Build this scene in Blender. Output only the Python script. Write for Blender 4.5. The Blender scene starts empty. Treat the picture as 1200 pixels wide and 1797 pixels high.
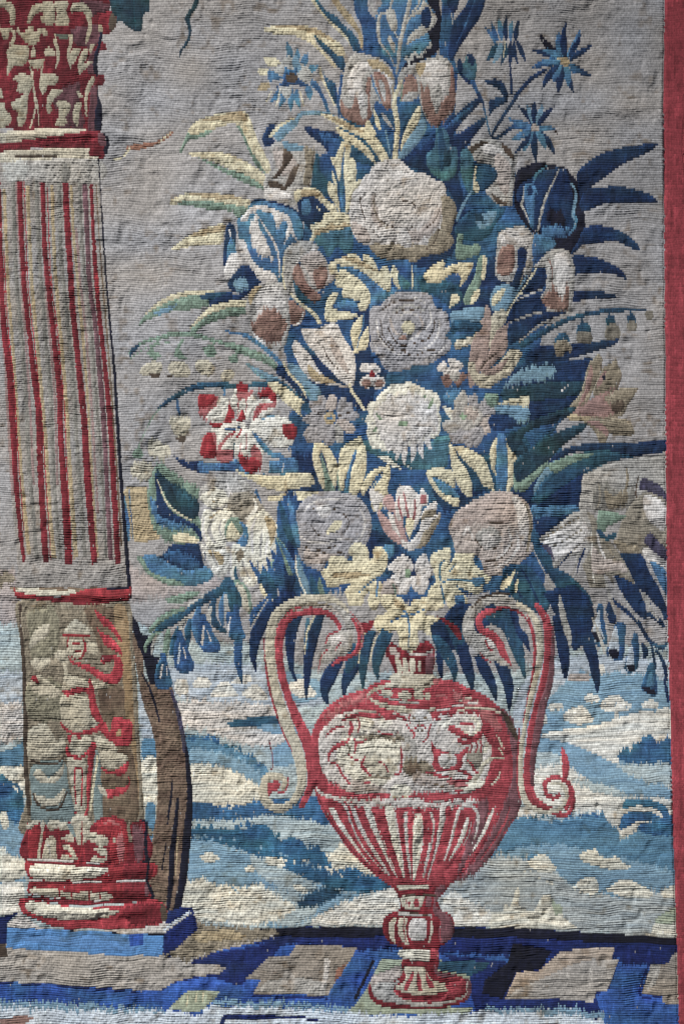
import bpy, math, re
import numpy as np
from mathutils import Vector

# ---------------------------------------------------------------- camera, lamp, exposure
scene = bpy.context.scene
PX = 0.0006                      # metres of cloth per traced unit
W0, H0 = 1200.0, 1797.0
cam = bpy.data.cameras.new("camera"); camo = bpy.data.objects.new("camera", cam)
scene.collection.objects.link(camo); scene.camera = camo
DIST = 2.6
camo.location = (0, -DIST, 0); camo.rotation_euler = (math.radians(90), 0, 0)
cam.sensor_fit = 'VERTICAL'; cam.sensor_height = 36.0
cam.lens = 36.0 * DIST / (H0 * PX)
cam.clip_start = 0.05; cam.clip_end = 100

world = bpy.data.worlds.new("World"); scene.world = world; world.use_nodes = True
bg = world.node_tree.nodes['Background']
bg.inputs[0].default_value = (0.55, 0.60, 0.68, 1); bg.inputs[1].default_value = 0.17

def area(name, loc, target, size, sizey, power, col):
    l = bpy.data.lights.new(name, 'AREA'); l.shape = 'RECTANGLE'; l.size = size; l.size_y = sizey
    l.energy = power; l.color = col
    o = bpy.data.objects.new(name, l); scene.collection.objects.link(o)
    o.location = loc
    o.rotation_euler = (Vector(target) - Vector(loc)).to_track_quat('-Z', 'Y').to_euler()
sl = bpy.data.lights.new("window_light", 'SPOT'); sl.energy = 1950; sl.spot_size = math.radians(24.5); sl.spot_blend = 1.0
sl.shadow_soft_size = 0.28; sl.color = (1.0, 0.985, 0.965)
so = bpy.data.objects.new("window_light", sl); scene.collection.objects.link(so)
so.location = (-2.0, -2.9, 4.0)
so.rotation_euler = (Vector((0.10, 0, -0.50)) - so.location).to_track_quat('-Z', 'Y').to_euler()
scene.view_settings.view_transform = 'Standard'; scene.view_settings.look = 'None'
scene.view_settings.exposure = 0.0; scene.view_settings.gamma = 1.0
scene.cycles.use_denoising = True

# ---------------------------------------------------------------- yarn colours (sRGB)
PAL = dict(
 sk=(141,139,139), rw2=(152,144,142), lh=(150,162,164), lh2=(150,156,156), lw=(158,168,178), lb2=(112,140,158),
 bl2=(80,116,140), bb2=(52,90,122), bd=(44,82,110), wh=(184,181,178), pw=(178,174,170), pg=(140,138,140),
 wg=(148,146,142), wg2=(126,121,111), wg3=(112,110,105), cg=(134,130,126), rw=(156,147,141), rw3=(132,112,110),
 cr=(168,163,148), cw=(190,188,180), cw2=(162,157,142), cy=(190,187,174), ye=(184,177,152), yg=(160,155,140),
 ta=(150,136,110), tn=(116,108,94), tn2=(166,152,138), tw=(118,114,98), tp=(134,114,88), tb=(100,84,72),
 br=(66,56,48), br2=(98,84,70), bg=(98,94,86), ru=(122,88,74), rd=(98,30,38), rb=(122,40,46), rb2=(142,52,60),  # br also fills the hollows of the tan rose with painted shadow
 pk=(150,92,94), pk2=(132,106,100), rs=(116,92,84), rs2=(132,86,88), rt=(140,124,118), rt2=(158,134,132),
 bs=(162,150,144), pu=(98,66,72), pu2=(92,66,72), nb=(20,40,70), nv=(20,34,84), nv2=(58,56,74), db=(12,14,32),
 bb=(42,72,106), bl=(64,98,128), lb=(100,128,145), bt=(36,66,86), tl=(56,88,100), dt=(26,48,60), nt=(28,60,72),
 gn=(100,118,106), gb2=(108,122,122), gg=(108,126,104), gn2=(142,150,132), gr=(80,86,76), lg=(154,154,150),
 sb=(46,78,142), sb2=(82,122,170), ls=(180,188,196), st=(154,149,143), st2=(134,127,119), bo=(132,54,62))
PAL.update(rk=(88,26,34), ck=(148,142,124), pk3=(76,48,54), vr=(136,58,66), sp=(80,124,174), vd=(104,40,50))  # rk, ck: the capital's red and cream, darkened to paint in the light falloff
GAIN = 1.2
def lin(c):
    c = np.asarray(c, float) / 255.0
    return np.where(c <= 0.04045, c / 12.92, ((c + 0.055) / 1.055) ** 2.4)
CODES = list(PAL)
LUT = np.array([lin(PAL[c]) * GAIN for c in CODES])
CI = {c: i for i, c in enumerate(CODES)}
# how much a yarn has frayed and puckered (silk lights fray, wool darks stay flat)
FLUFF = dict(ck=.5, sk=.32, wh=.7, pw=1., pg=1., wg=.95, wg2=1., rw=.9, cr=.6, cw=.85, cw2=.8, cy=1., ye=.9, yg=1., ta=.9, tn=.8,
             lg=.6, bs=.6, rt=.5, rw2=.5, lh=.4, lw=.4, lh2=.4, cg=.6, wg3=.6, st=.6, st2=.5, ls=.7, gn=.6, rs=.4, tn2=.4, tb=.7, tw=.8)
FL = np.array([FLUFF.get(c, .15) for c in CODES])

# ---------------------------------------------------------------- cloth grid
RS = np.random.RandomState(7)
P = 4.15                                        # pitch of one warp rib
XA, XB, YA, YB = -260.0, 1216.0, -210.0, 2020.0
DX = 1.6
xs = np.concatenate([np.arange(XA, -24, 5.0), np.arange(-24, XB + DX, DX)])
nrib = int((YB - YA) / P)
sub = [3 if -16 < YA + i * P < H0 + 14 else 2 for i in range(nrib)]
ys, ph, rib_of_row = [], [], []
for i, s in enumerate(sub):
    for k in range(s):
        ys.append(YA + (i + k / s) * P); ph.append(k / s); rib_of_row.append(i)
ys.append(YA + nrib * P); ph.append(0.0)
ys, ph, rib_of_row = np.array(ys), np.array(ph), np.array(rib_of_row)
xc = (xs[:-1] + xs[1:]) / 2                     # weft centres
yc = YA + (np.arange(nrib) + .5) * P            # rib centres
NX = len(xc)

def vnoise(sx, sy, seed, X, Y):
    r = np.random.RandomState(seed)
    gw, gh = int((XB - XA) / sx) + 6, int((YB - YA) / sy) + 6
    g = r.rand(gh, gw) * 2 - 1
    u = np.clip((X - XA) / sx + 1.5, 0, gw - 2.001); v = np.clip((Y - YA) / sy + 1.5, 0, gh - 2.001)
    iu, iv = u.astype(int), v.astype(int); fu, fv = u - iu, v - iv
    fu = fu * fu * (3 - 2 * fu); fv = fv * fv * (3 - 2 * fv)
    return (g[iv, iu] * (1 - fu) + g[iv, iu + 1] * fu) * (1 - fv) + (g[iv + 1, iu] * (1 - fu) + g[iv + 1, iu + 1] * fu) * fv

def wdy(X, Y):
    return 3.2 * vnoise(95, 70, 1, X, Y) + 2.2 * vnoise(36, 26, 2, X, Y)
def wdx(X, Y):
    return 1.6 * vnoise(120, 80, 3, X, Y) + 0.7 * vnoise(30, 24, 4, X, Y)

# the drawing of the tapestry: part, sub-part, then yarn colour and outline of every patch
DATA = """
@sky; grey sky woven in fine ribs
sk -140,-120 1200,-120 1200,1300 -140,1300
rw2 h8 -140,1000 0,1000 28,1005 34,1060 40,1090 0,1095 -140,1100
rw2 h8 222,980 240,1000 270,1012 320,1030 385,1012 400,1018 380,1035 320,1045 270,1048 230,1050
tn h6 -140,1010 20,1005 30,1020 0,1030 -140,1035
tn h6 -140,860 0,860 0,960 -140,960
ta h4 218,858 262,858 268,900 275,930 280,945 235,948 225,900
bl k3,6,8,6 215,862 220,890 224,920 224,950
bl k1.5,1.5 226,860 234,945
@distant_landscape; pale blue and cream hills and clouds on the horizon
/.
lh h8 -140,1100 240,1090 300,1120 440,1130 560,1180 900,1180 1000,1140 1200,1130 1200,1680 -140,1680
/far_water
lw h8 -140,1180 40,1180 40,1280 -140,1280
/far_water
lw h6 300,1170 420,1165 500,1180 560,1200 560,1240 450,1240 300,1220
/far_water
lw h8 960,1160 1200,1170 1200,1300 1000,1310 900,1280
/far_water
lb2 h5 1000,1190 1060,1180 1180,1200 1180,1290 1000,1290 930,1280
/far_water
lb2 h5 960,1230 1000,1235 1000,1290 920,1285
/far_water
lb2 h4 490,1180 570,1200 560,1225 510,1230
/far_water
pw h8 300,1230 500,1245 530,1300 440,1310 380,1290 310,1270
/far_water
wg h6 400,1262 510,1258 520,1275 420,1280
/far_water
bt h4 400,1268 440,1260 500,1258 512,1264 470,1272 415,1278
/far_water
lb2 h4 450,1275 510,1272 520,1290 480,1288
/far_water
pw h6 -140,1230 40,1230 42,1300 -140,1310
/cloud_bush
cw h3 338,1200 350,1188 362,1188 368,1196 372,1204 345,1208
/cloud_bush
cw h3 370,1222 378,1208 388,1198 402,1198 412,1212 418,1220 400,1224
/cloud_bush
cw h3 425,1220 436,1206 450,1202 462,1212 470,1226 450,1230
/cloud_bush
cw h3 405,1200 420,1188 440,1186 438,1198
/cloud_bush
cw h3 306,1200 318,1190 328,1195 330,1215 312,1220
/cloud_bush
cw h3 508,1200 530,1192 545,1205 555,1220 530,1226 512,1215
/cloud_bush
cw h3 1025,1225 1035,1218 1050,1222 1050,1232 1032,1234
/cloud_bush
cw h3 1052,1240 1058,1230 1070,1222 1085,1220 1096,1230 1108,1238 1100,1248 1086,1250 1086,1262 1078,1262 1078,1250 1062,1248
/cloud_bush
cw h3 988,1262 995,1248 1010,1240 1025,1240 1038,1258 1044,1264 1030,1270 1010,1272
/cloud_bush
cw h3 960,1242 970,1235 985,1235 988,1248 970,1250
/cloud_bush
cw h3 1126,1236 1138,1229 1152,1232 1155,1242 1130,1243
/cloud_bush
cw h3 945,1256 958,1255 960,1268 950,1272
/cloud_bush
rw h3 1000,1184 1030,1182 1034,1194 1000,1196
/cloud_bush
cw h3 1050,1170 1060,1168 1062,1182 1052,1184
/pale_hill
cw h3 940,1296 970,1284 1030,1276 1080,1262 1120,1250 1155,1246 1176,1248 1178,1340 1120,1330 1080,1340 1070,1338 1040,1322 1000,1305 960,1298
/blue_hill
lb2 h4 928,1292 960,1297 1000,1306 1040,1322 1075,1338 1100,1330 1130,1320 1180,1300 1182,1400 1120,1375 1070,1360 1050,1380 1000,1390 960,1360 930,1340
lh h4 935,1320 980,1325 985,1345 940,1350
bb2 h3 1090,1320 1110,1318 1118,1302 1124,1312 1132,1295 1140,1288 1146,1300 1150,1310 1162,1300 1178,1298 1180,1340 1130,1345 1085,1332
lh h5 1080,1345 1176,1340 1180,1378 1130,1370
/cream_hill
cw h5 935,1352 1000,1345 1050,1375 1100,1400 1176,1380 1182,1420 1182,1470 1130,1475 1080,1462 1060,1450 1030,1425 960,1432 910,1440 912,1420 935,1400
lb2 h5 1000,1340 1070,1345 1130,1372 1180,1385 1176,1400 1110,1395 1060,1385
lh h5 1000,1365 1060,1378 1100,1395 1050,1392
/blue_hill
bb2 h3 1090,1412 1100,1402 1130,1402 1160,1410 1170,1422 1172,1436 1160,1432 1158,1425 1140,1416 1110,1414 1095,1420
bb2 h3 1092,1430 1110,1424 1140,1424 1160,1436 1150,1438 1120,1440 1100,1450 1085,1455
/blue_field
bl2 h5 910,1432 960,1440 1020,1430 1055,1424 1065,1440 1085,1458 1086,1472 1110,1462 1125,1448 1180,1440 1190,1560 1100,1575 1010,1550 960,1520 900,1520 840,1520 880,1460
bb2 h4 1120,1448 1150,1440 1178,1430 1182,1465 1130,1462
lb2 h5 880,1500 960,1480 1060,1500 1180,1530 1188,1580 1100,1580 1000,1550 940,1500 880,1520
lh2 h8 870,1500 960,1520 1010,1560 1100,1575 1188,1560 1190,1650 1060,1640 870,1628 760,1628 770,1560 830,1530
/cloud_bush
cy h3 925,1515 935,1505 950,1498 962,1504 968,1515 976,1522 968,1530 945,1530
/cloud_bush
cy h3 1015,1500 1030,1492 1045,1490 1052,1502 1070,1505 1080,1503 1095,1515 1106,1522 1080,1527 1055,1522 1030,1515 1018,1508
/cloud_bush
cy h3 1010,1552 1025,1540 1042,1540 1050,1555 1045,1568 1025,1568
/cloud_bush
cy h3 1070,1558 1085,1545 1105,1544 1120,1552 1140,1562 1142,1574 1110,1578 1080,1570
/cloud_bush
cy h3 1160,1566 1175,1556 1188,1556 1190,1575 1165,1576
/grass_tuft
cy h4 760,1600 800,1590 850,1600 880,1600 885,1585 895,1590 905,1560 912,1565 910,1590 935,1598 945,1582 955,1570 965,1570 970,1585 985,1600 990,1612 1010,1630 950,1632 860,1628 800,1626 760,1626
gn2 h3 968,1578 975,1585 985,1590 985,1602 972,1604
cw h5 790,1565 820,1580 860,1600 850,1625 790,1628 770,1600
/grass_tuft
cy h4 1140,1638 1150,1620 1188,1615 1190,1645 1120,1642
gn2 h4 1150,1612 1180,1595 1188,1600 1188,1618 1155,1622
/blue_hill
bl2 h5 320,1296 345,1292 375,1298 400,1310 440,1330 470,1350 460,1365 400,1350 330,1340
lb2 h6 325,1320 380,1320 450,1350 465,1380 440,1400 380,1370 330,1355
lb2 h3 480,1315 510,1300 525,1330 500,1345 478,1340
/blue_hill
cy h6 330,1345 400,1350 460,1385 470,1420 400,1425 330,1415
/cream_hill
cy h6 250,1330 280,1330 282,1415 250,1425
/blue_hill
bb2 h3 330,1412 350,1410 365,1408 378,1415 400,1420 430,1412 470,1405 560,1400 590,1440 560,1450 450,1440 380,1445 330,1440
/pale_field
lh h6 325,1438 400,1440 480,1430 560,1445 600,1470 640,1510 660,1540 600,1520 540,1490 450,1470 330,1460
/tree_line
bd h3 330,1460 370,1455 420,1458 445,1448 470,1450 485,1470 495,1475 510,1470 530,1475 540,1490 560,1492 578,1505 590,1530 600,1520 615,1525 650,1535 690,1552 690,1560 640,1568 590,1560 545,1545 510,1530 470,1515 430,1495 380,1480 330,1475
* bd 60 5 330,1457 380,1453 440,1452 490,1468 540,1486 575,1500 600,1522 650,1532
* cy 26 3 450,1506 500,1510 560,1520 600,1535
* lb2 30 3 340,1468 420,1475 500,1500 580,1535
/blue_field
lb2 h6 325,1475 400,1485 470,1515 520,1540 600,1565 640,1568 600,1590 550,1610 500,1628 470,1625 430,1580 330,1550
lh h6 440,1500 500,1525 560,1560 520,1570 460,1540
lh h8 480,1560 560,1590 510,1625 470,1610
bt h5 520,1590 560,1590 600,1566 560,1560
/cream_hill
cw h5 545,1620 590,1590 640,1572 690,1560 700,1600 680,1620 600,1628
cy h5 580,1500 600,1480 620,1490 660,1530 640,1532 615,1520 590,1528 570,1500
/cream_hill
cy h5 310,1565 335,1545 350,1540 370,1548 400,1555 420,1565 450,1550 470,1560 500,1580 520,1590 495,1610 440,1625 380,1618 310,1615
/cloud_bush
cy h3 350,1505 362,1497 375,1498 385,1508 365,1514
/cloud_bush
cy h3 430,1525 440,1518 448,1528 435,1530
/cloud_bush
cy h3 465,1512 478,1504 498,1512 498,1522 475,1520
/cloud_bush
cy h2 514,1553 525,1552 540,1562 535,1568 520,1562
/blue_hill
bl2 h4 -140,1300 0,1320 20,1315 42,1302 44,1345 -140,1350
/cream_hill
cy h6 -140,1350 45,1345 46,1400 20,1400 -140,1390
/blue_hill
bb2 h3 -140,1370 0,1362 12,1365 25,1385 40,1400 46,1430 46,1480 20,1500 -140,1490
lb2 h5 -140,1430 20,1440 46,1460 48,1510 10,1500 -140,1500
cy h3 0,1430 10,1425 16,1450 5,1455
/cream_hill
cy h6 -140,1490 5,1485 15,1500 46,1510 46,1540 20,1555 -140,1550
lb2 h4 -140,1550 20,1548 45,1540 45,1548 10,1562 -140,1570
cw h4 -140,1570 40,1548 45,1570 35,1605 -140,1620
/blue_gap
lw h4 245,1215 258,1235 270,1280 272,1300 252,1300 245,1260
bl2 h3 250,1300 273,1300 275,1330 252,1335
cy h3 252,1335 276,1335 276,1405 256,1415
bl2 h3 256,1415 272,1415 270,1470 262,1500 256,1470
* bb2 34 4 330,1297 375,1298 420,1318 470,1348
* bb2 26 4 330,1411 400,1418 470,1405
* bb2 26 5 1085,1322 1120,1306 1150,1304 1178,1300
* bb2 16 4 0,1362 20,1375 42,1400
* cy 22 4 320,1550 380,1550 430,1562 480,1562
* cy 20 4 920,1530 1010,1560 1080,1565 1180,1570
* bb2 20 3 930,1434 1000,1430 1060,1432
* lb2 20 3 960,1250 1050,1235 1160,1250
@chequered_floor; blue and stone coloured chequered floor at the foot of the tapestry
nv -140,1630 380,1640 470,1627 600,1627 900,1628 1060,1639 1200,1646 1200,1700 -140,1700
sb h6 200,1700 300,1690 350,1670 420,1655 600,1665 760,1670 900,1680 1200,1690 1200,1950 -140,1950 -140,1740
nv h4 300,1690 360,1675 450,1660 500,1650 470,1690 420,1730
nv h4 780,1675 900,1690 1200,1680 1200,1740 1080,1740 1050,1800 840,1800 820,1720
db -40,1628 380,1640 470,1627 900,1628 1080,1640 1200,1646 1200,1658 1080,1655 900,1645 480,1645 430,1655
db 900,1655 968,1668 948,1702 906,1706 880,1756 872,1750 845,1745 850,1720 890,1690
db k5,6 656,1684 622,1755
nv k3,4 284,1738 300,1725
nv k4,4,4 300,1725 385,1706 440,1692
nv k4,4 430,1714 458,1690
nv k4,4 444,1748 575,1752
nv k3,3 -140,1720 0,1724
nv k3,3 0,1724 240,1741
sb h5 1085,1690 1140,1695 1125,1745 1160,1765 1200,1770 1200,1800 1060,1800 1045,1745 1068,1738
nv k4,5,4 1180,1668 1170,1690 1138,1692
nv k4,4,4 1138,1694 1122,1746 1160,1750
/floor_tile
st h2 -140,1655 15,1654 300,1680 320,1668 345,1650 470,1638 492,1637 455,1652 400,1665 372,1672 330,1690 400,1696 385,1708 338,1716 305,1725 282,1739 240,1738 0,1722 -140,1718
tn h5 330,1612 380,1625 480,1630 490,1638 420,1656 380,1668 330,1688 300,1680 280,1676 320,1655
br h3 -140,1640 10,1655 16,1680 -140,1690
ta h4 330,1640 400,1630 440,1645 350,1655
/floor_tile
st2 h2 520,1657 627,1662 612,1690 590,1720 575,1748 500,1745 444,1744 458,1718 432,1716 450,1700 475,1676 508,1676
wg h4 445,1740 470,1720 520,1715 575,1725 570,1747 500,1745
st h4 500,1690 520,1720 510,1740 495,1730
pw h4 568,1680 580,1685 575,1720 560,1745 568,1710
ru h2 590,1702 608,1690 598,1712 586,1725
/floor_tile
tn2 h2 984,1670 1000,1668 1078,1664 1073,1682 1085,1686 1065,1740 1045,1742 1040,1758 975,1752 885,1754 908,1706 945,1704
st h3 1073,1684 1085,1686 1065,1740 1045,1742 1040,1760 970,1753 885,1754 905,1738 950,1718 1000,1694 1040,1684
/floor_tile
st2 h2 1188,1672 1178,1678 1172,1692 1142,1692 1138,1708 1126,1744 1162,1747 1162,1762 1200,1766 1200,1672
wg h4 1142,1694 1160,1694 1150,1730 1128,1742
/floor_tile
gn2 h2 330,1739 386,1740 378,1752 368,1760 358,1770 350,1775 320,1774 295,1773 305,1760
ye k2,2 330,1746 328,1766
ye k2,2 345,1744 344,1760
ye k2,2 357,1744 356,1758
/floor_tile
gn2 h2 668,1684 720,1684 800,1686 858,1690 848,1702 825,1712 820,1735 790,1768 830,1768 820,1782 600,1778 622,1766 640,1740
bt h3 720,1684 860,1688 850,1702 825,1712 760,1700 700,1695
/floor_edge
ls h5 -140,1762 0,1762 160,1768 300,1774 350,1780 372,1762 480,1765 600,1776 700,1782 830,1776 860,1772 1000,1774 1060,1790 1060,1810 1200,1830 1200,1950 -140,1950
lb2 h8 -140,1755 0,1757 160,1762 290,1773 290,1777 160,1774 0,1768 -140,1768
lb2 h8 372,1752 480,1757 610,1768 612,1775 480,1768 372,1764
lb2 h8 850,1768 1000,1768 1060,1780 1060,1790 1000,1780 850,1778
pk2 h4 0,1790 40,1782 62,1785 40,1800 0,1810
nv 384,1797 392,1781 470,1782 560,1786 558,1790 470,1788 396,1787 390,1810 380,1900 372,1900
@fluted_column; red and cream woven fluted column with a leafy capital
/capital
rk -140,-120 200,-120 196,0 192,15 205,30 204,45 195,56 178,58 175,70 185,75 187,85 178,88 168,95 163,115 168,130 183,132 185,142 182,150 172,150 172,165 180,185 180,205 178,228 -140,228
rd h6 45,55 60,90 80,110 95,125 105,150 85,150 60,120 40,90
rd h6 10,120 20,140 25,170 5,175 -20,150
rd h6 75,190 95,195 95,222 75,222
rd 172,35 185,16 200,26 204,42 195,56 182,58 174,50
pk3 125,50 150,45 176,42 178,58 174,74 160,82 138,80 128,70
pk3 h6 120,150 140,145 140,185 148,222 105,225 115,200 112,170
pk3 h4 130,5 160,0 192,5 188,18 170,22 160,30 140,20
pk3 h6 92,165 118,150 122,175 100,190
rd 122,22 150,22 150,42 122,42
br 196,20 204,30 203,45 195,54 190,40
pk3 160,90 170,92 164,115 168,130 155,128 152,112
pk3 h5 160,150 172,155 170,225 155,225 158,180
ck 0,14 10,16 18,25 18,42 25,45 28,25 24,8 10,2 -30,5 -30,12
ck -30,60 0,50 -8,30 -20,20 -35,40
ck 55,15 62,8 80,3 95,5 97,20 97,38 88,43 75,40 72,30 78,24 70,22 60,28 55,38 48,40 50,28
ck 98,3 118,0 120,10 117,20 122,38 110,45 98,42 100,25 97,12
ck 128,5 148,5 160,18 160,30 152,32 148,22 135,18 125,22
ck k4,7,7,3 150,20 158,40 155,60 150,74
ck 172,45 178,42 180,52 175,56
ck 0,50 12,48 25,52 27,62 25,75 18,80 15,78 22,68 22,58 18,55 15,68 8,70 4,62 2,55
ck 32,48 40,58 50,48 58,45 60,55 70,50 82,52 84,60 78,62 72,58 68,72 58,78 45,75 38,65 30,55
ck 60,80 62,90 62,100 55,98 56,85
ck h3 25,78 45,80 52,85 50,100 45,112 30,115 22,118 15,130 12,128 14,105 12,90
ck k4 27,62 22,78 15,95
ck 50,105 75,104 77,108 72,118 66,122 58,118
ck k3 53,115 57,135 61,170 63,190 58,210 53,225
ck k2 57,122 59,150 67,190 69,222
ck k3 76,110 73,125 71,150
ck k6,6,5,2 95,66 101,85 102,105 98,120
ck k6,6,5,2 125,64 124,78 120,95 124,120
ck k4 95,63 110,59 127,63
gr 100,60 120,60 116,70 106,68
ck 77,90 85,82 95,88 97,95 90,100 80,97
ck 122,95 130,83 140,84 140,92 133,105 125,115 122,108
ck 138,105 145,88 153,85 155,95 148,110 158,105 162,108 145,125 138,130
ck 158,78 166,75 162,88 157,92
ck h3 25,135 40,128 55,135 58,150 50,170 48,200 42,218 35,222 30,210 33,198 22,190 20,180 28,175 42,165 30,160 32,145 24,140
ck h3 72,135 80,128 100,132 103,140 95,150 85,150 78,165 72,160 70,150
ck h3 95,155 110,158 105,165 95,175 90,185 92,195 85,198 82,185 86,165
ck h3 100,178 118,178 124,183 123,195 115,205 118,215 105,222 98,218 103,205 103,190
ck k8,9,5,3 165,135 155,155 151,175 152,205
ck k4,5,3 135,158 143,170 146,168
ck 133,182 145,182 140,195 138,215 134,220 128,205
ck 0,155 5,162 4,172 -6,170
ck 0,178 8,180 10,192 18,200 20,212 10,222 -10,222 -10,180
ck h4 -90,-60 -60,-80 -40,-40 -60,0 -80,10 -100,-20
ck h4 40,-80 80,-90 110,-50 90,-20 60,-30 40,-50
ck h4 -90,120 -50,110 -40,160 -60,210 -90,200
db 176,56 180,58 178,75 172,98 171,115 173,131 168,131 163,115 166,92 172,76
db 171,150 173,168 180,185 180,210 177,230 167,228 167,200 171,180
/neck_ring
cr -140,232 0,232 80,226 150,227 158,233 80,242 0,253 -140,256
rk -140,256 0,252 80,242 150,230 176,230 184,236 188,250 187,262 175,266 158,262 100,258 40,262 0,268 -140,270
rd h3 0,258 80,248 150,240 175,242 175,250 80,254 0,262
db 182,236 190,240 192,255 188,270 181,270 184,255
pu h3 172,236 184,238 186,256 176,256
cr -140,268 0,266 100,260 158,262 158,272 80,273 0,276 -140,280
cr -140,277 0,276 172,272 173,280 0,286 -140,288
rk 158,262 182,265 181,279 172,276 158,273
br k1.5 -140,281 0,276 80,274 158,273
@vine_leaf; dark teal vine leaf cut by the upper edge beside the column
dt 190,-60 270,-70 268,-20 263,0 262,20 252,26 250,50 245,57 235,54 222,45 213,36 205,38 205,28 195,15
nt k1 235,-40 236,20 238,50
@vine_tendril; thin dark teal tendril hanging from the upper edge
dt k6,8,9,6,5,6,4,1 349,-40 346,2 330,30 332,45 334,60 328,75 318,90 316,103
@mended_seam; rusty brown mended seam in the sky beside the column
ru h2 220,258 240,252 265,250 280,245 300,230 302,236 278,252 245,262 225,262
ye k2,3,3 200,280 215,275 228,260
ye k2,3 278,250 300,232
@long_leaf; long pale yellow leaf arching over the upper left daisy
ye 462,50 470,46 490,44 520,44 545,46 565,55 585,68 602,82 604,100 590,97 575,82 560,70 552,62 555,75 570,92 585,108 592,121 583,115 565,95 545,76 530,68 510,60 480,58 467,55
ta h3 470,47 520,44 560,52 590,75 560,62 520,50
bt 550,60 560,68 575,80 590,95 602,100 606,125 592,118 580,100 565,85
@long_leaf; yellow edged blue blade crossing the upper edge
ye k4,5,5,5,3 525,-40 555,8 580,38 604,62 616,80
bt 540,-40 556,-5 570,15 590,28 602,42 618,55 630,75 634,92 620,88 606,60 585,40 566,20 540,-20
ta 580,-50 596,0 612,20 628,45 638,68 640,80 634,96 628,60 606,34 585,5 565,-40
@daisy; blue and white daisy with yellow tipped petals, upper left of the bouquet
/petal
ye 463,100 480,99 492,110 482,116 470,114
/petal
ye 451,122 472,122 474,131 460,133
/petal
ta 452,157 458,146 472,142 472,155
/petal
bl L11 509,108 502,72
/petal
bl L10 522,110 523,84
/petal
bl L13 532,118 540,92
/petal
bl L13 536,124 560,112
/petal
bl L12 497,152 474,180
ye k2 478,158 466,180
/petal
bl L10 499,156 490,190
ye k2 492,156 484,188
/petal
bl L12 511,150 511,196
/petal
bl L9 520,155 527,192
ye k2 526,160 533,186
/petal
bl L13 540,148 545,176
/petal
bl L12 545,140 565,160
/petal
bb k5,6,7,4 548,146 560,160 570,180 577,198
/petal
lg h3 492,120 495,105 505,98 515,102 520,118 510,130
/petal
lg h3 475,128 490,115 500,128 490,138 472,136
bl h3 471,122 480,125 492,133 500,136 474,142 470,135
/petal
lg h3 492,148 508,140 512,160 505,175 495,165
/petal
lg h3 522,130 525,112 540,118 549,132 540,145 527,142
lb h4 512,110 520,95 528,120 520,128
/flower_centre
bb h4 498,130 500,118 512,122 522,118 522,135 530,142 540,150 510,150 485,152 495,144
br 502,130 520,130 520,142 504,143
@thorned_stem; dark blue stem with a yellow edge beside the upper daisy
bt 566,120 572,135 590,150 590,175 595,190 590,185 580,170 572,150
nb k2 588,148 590,180
ye k3,4,3,2 561,118 566,140 578,165 588,188
@long_leaf; folded pale yellow leaf with green underside, upper left
gn 330,232 350,228 374,226 360,240 335,245 325,255 318,268 315,265 322,250
gn 415,220 430,216 440,225 444,250 452,275 462,292 470,304 452,295 438,268 428,245 420,228
ye 330,230 345,212 380,200 415,195 430,195 440,210 450,240 462,265 472,285 476,304 466,302 452,280 440,262 430,238 422,222 415,218 400,218 380,225 360,230 342,236
ta h4 350,212 400,198 428,197 436,212 420,210 380,212
@long_leaf; pale yellow leaf pointing left below the folded leaf
gn 345,274 375,286 400,297 425,304 450,318 470,332 480,340 458,332 430,322 400,306 370,290
ye 327,270 370,266 400,270 430,283 450,295 462,305 475,325 482,345 468,332 450,318 425,305 400,296 375,284 345,275
@curled_leaf; curled blue leaf with a yellow rib under the upper daisy
nb 460,246 464,232 470,222 480,216 482,225 478,240 482,248 476,256 466,258
lb 480,232 500,215 520,205 525,198 545,196 570,195 590,206 575,204 545,202 528,206 522,220 505,235 492,248 484,246
ye k3,6,6,4,2 472,243 480,232 492,220 505,213 520,206
@dark_leaf; short navy leaf left of the upper tulips
nb 534,228 540,222 560,228 590,234 604,250 608,275 592,272 580,272 565,255 545,240
bb h5 560,235 590,240 600,262 588,268 570,252
@brown_tree_trunk; slender brown tree trunk with navy edges rising behind the column
tb 233,1120 238,1110 250,1150 258,1195 300,1205 308,1240 322,1290 330,1340 336,1400 334,1480 325,1560 308,1598 290,1602 268,1590 262,1560 262,1500 270,1460 276,1400 274,1320 264,1270 250,1230 238,1160
db h3 232,1080 240,1090 250,1112 262,1118 272,1135 268,1150 278,1155 283,1165 280,1195 265,1200 258,1180 250,1150 240,1125 233,1100
db k2,4,4,2 248,1180 262,1205 272,1235 281,1270
db k2,4,4,2 302,1370 300,1400 296,1430 294,1448
nv2 k4,7,8,8 300,1210 308,1235 318,1275 325,1320
db k5,8,10,14,14,14,12 326,1310 330,1350 333,1400 330,1450 325,1500 320,1550 310,1598
db k4,8,10,10,6 312,1400 308,1450 302,1500 300,1550 294,1600
db k2,3,2 292,1480 287,1510 284,1530
tb k1.5,2,1.5 318,1450 314,1500 308,1560
ta k1,1 312,1470 308,1540
@=fluted_column
/shaft
cg h3 -140,286 0,284 172,280 177,340 182,420 187,500 194,580 200,640 206,740 212,830 217,900 222,960 226,1032 100,1036 28,1030 32,1000 30,960 20,870 14,760 8,640 -2,520 -6,400 -140,380
rw3 h3 -140,380 -6,400 -2,520 8,640 14,760 20,870 28,870 22,760 18,660 8,560 0,440 -2,330
wg h4 60,284 172,280 176,318 60,318
lg h5 10,286 48,286 46,316 10,316
wg3 h4 110,290 124,290 122,316 108,318
ta k6,6,5,5,6,6,7,7 8,330 12,420 16,500 22,580 28,680 34,780 42,880 52,975
ta k6,6,6,6,7,7,8,8 50,325 52,400 58,500 66,600 74,700 82,800 88,900 96,980
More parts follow.
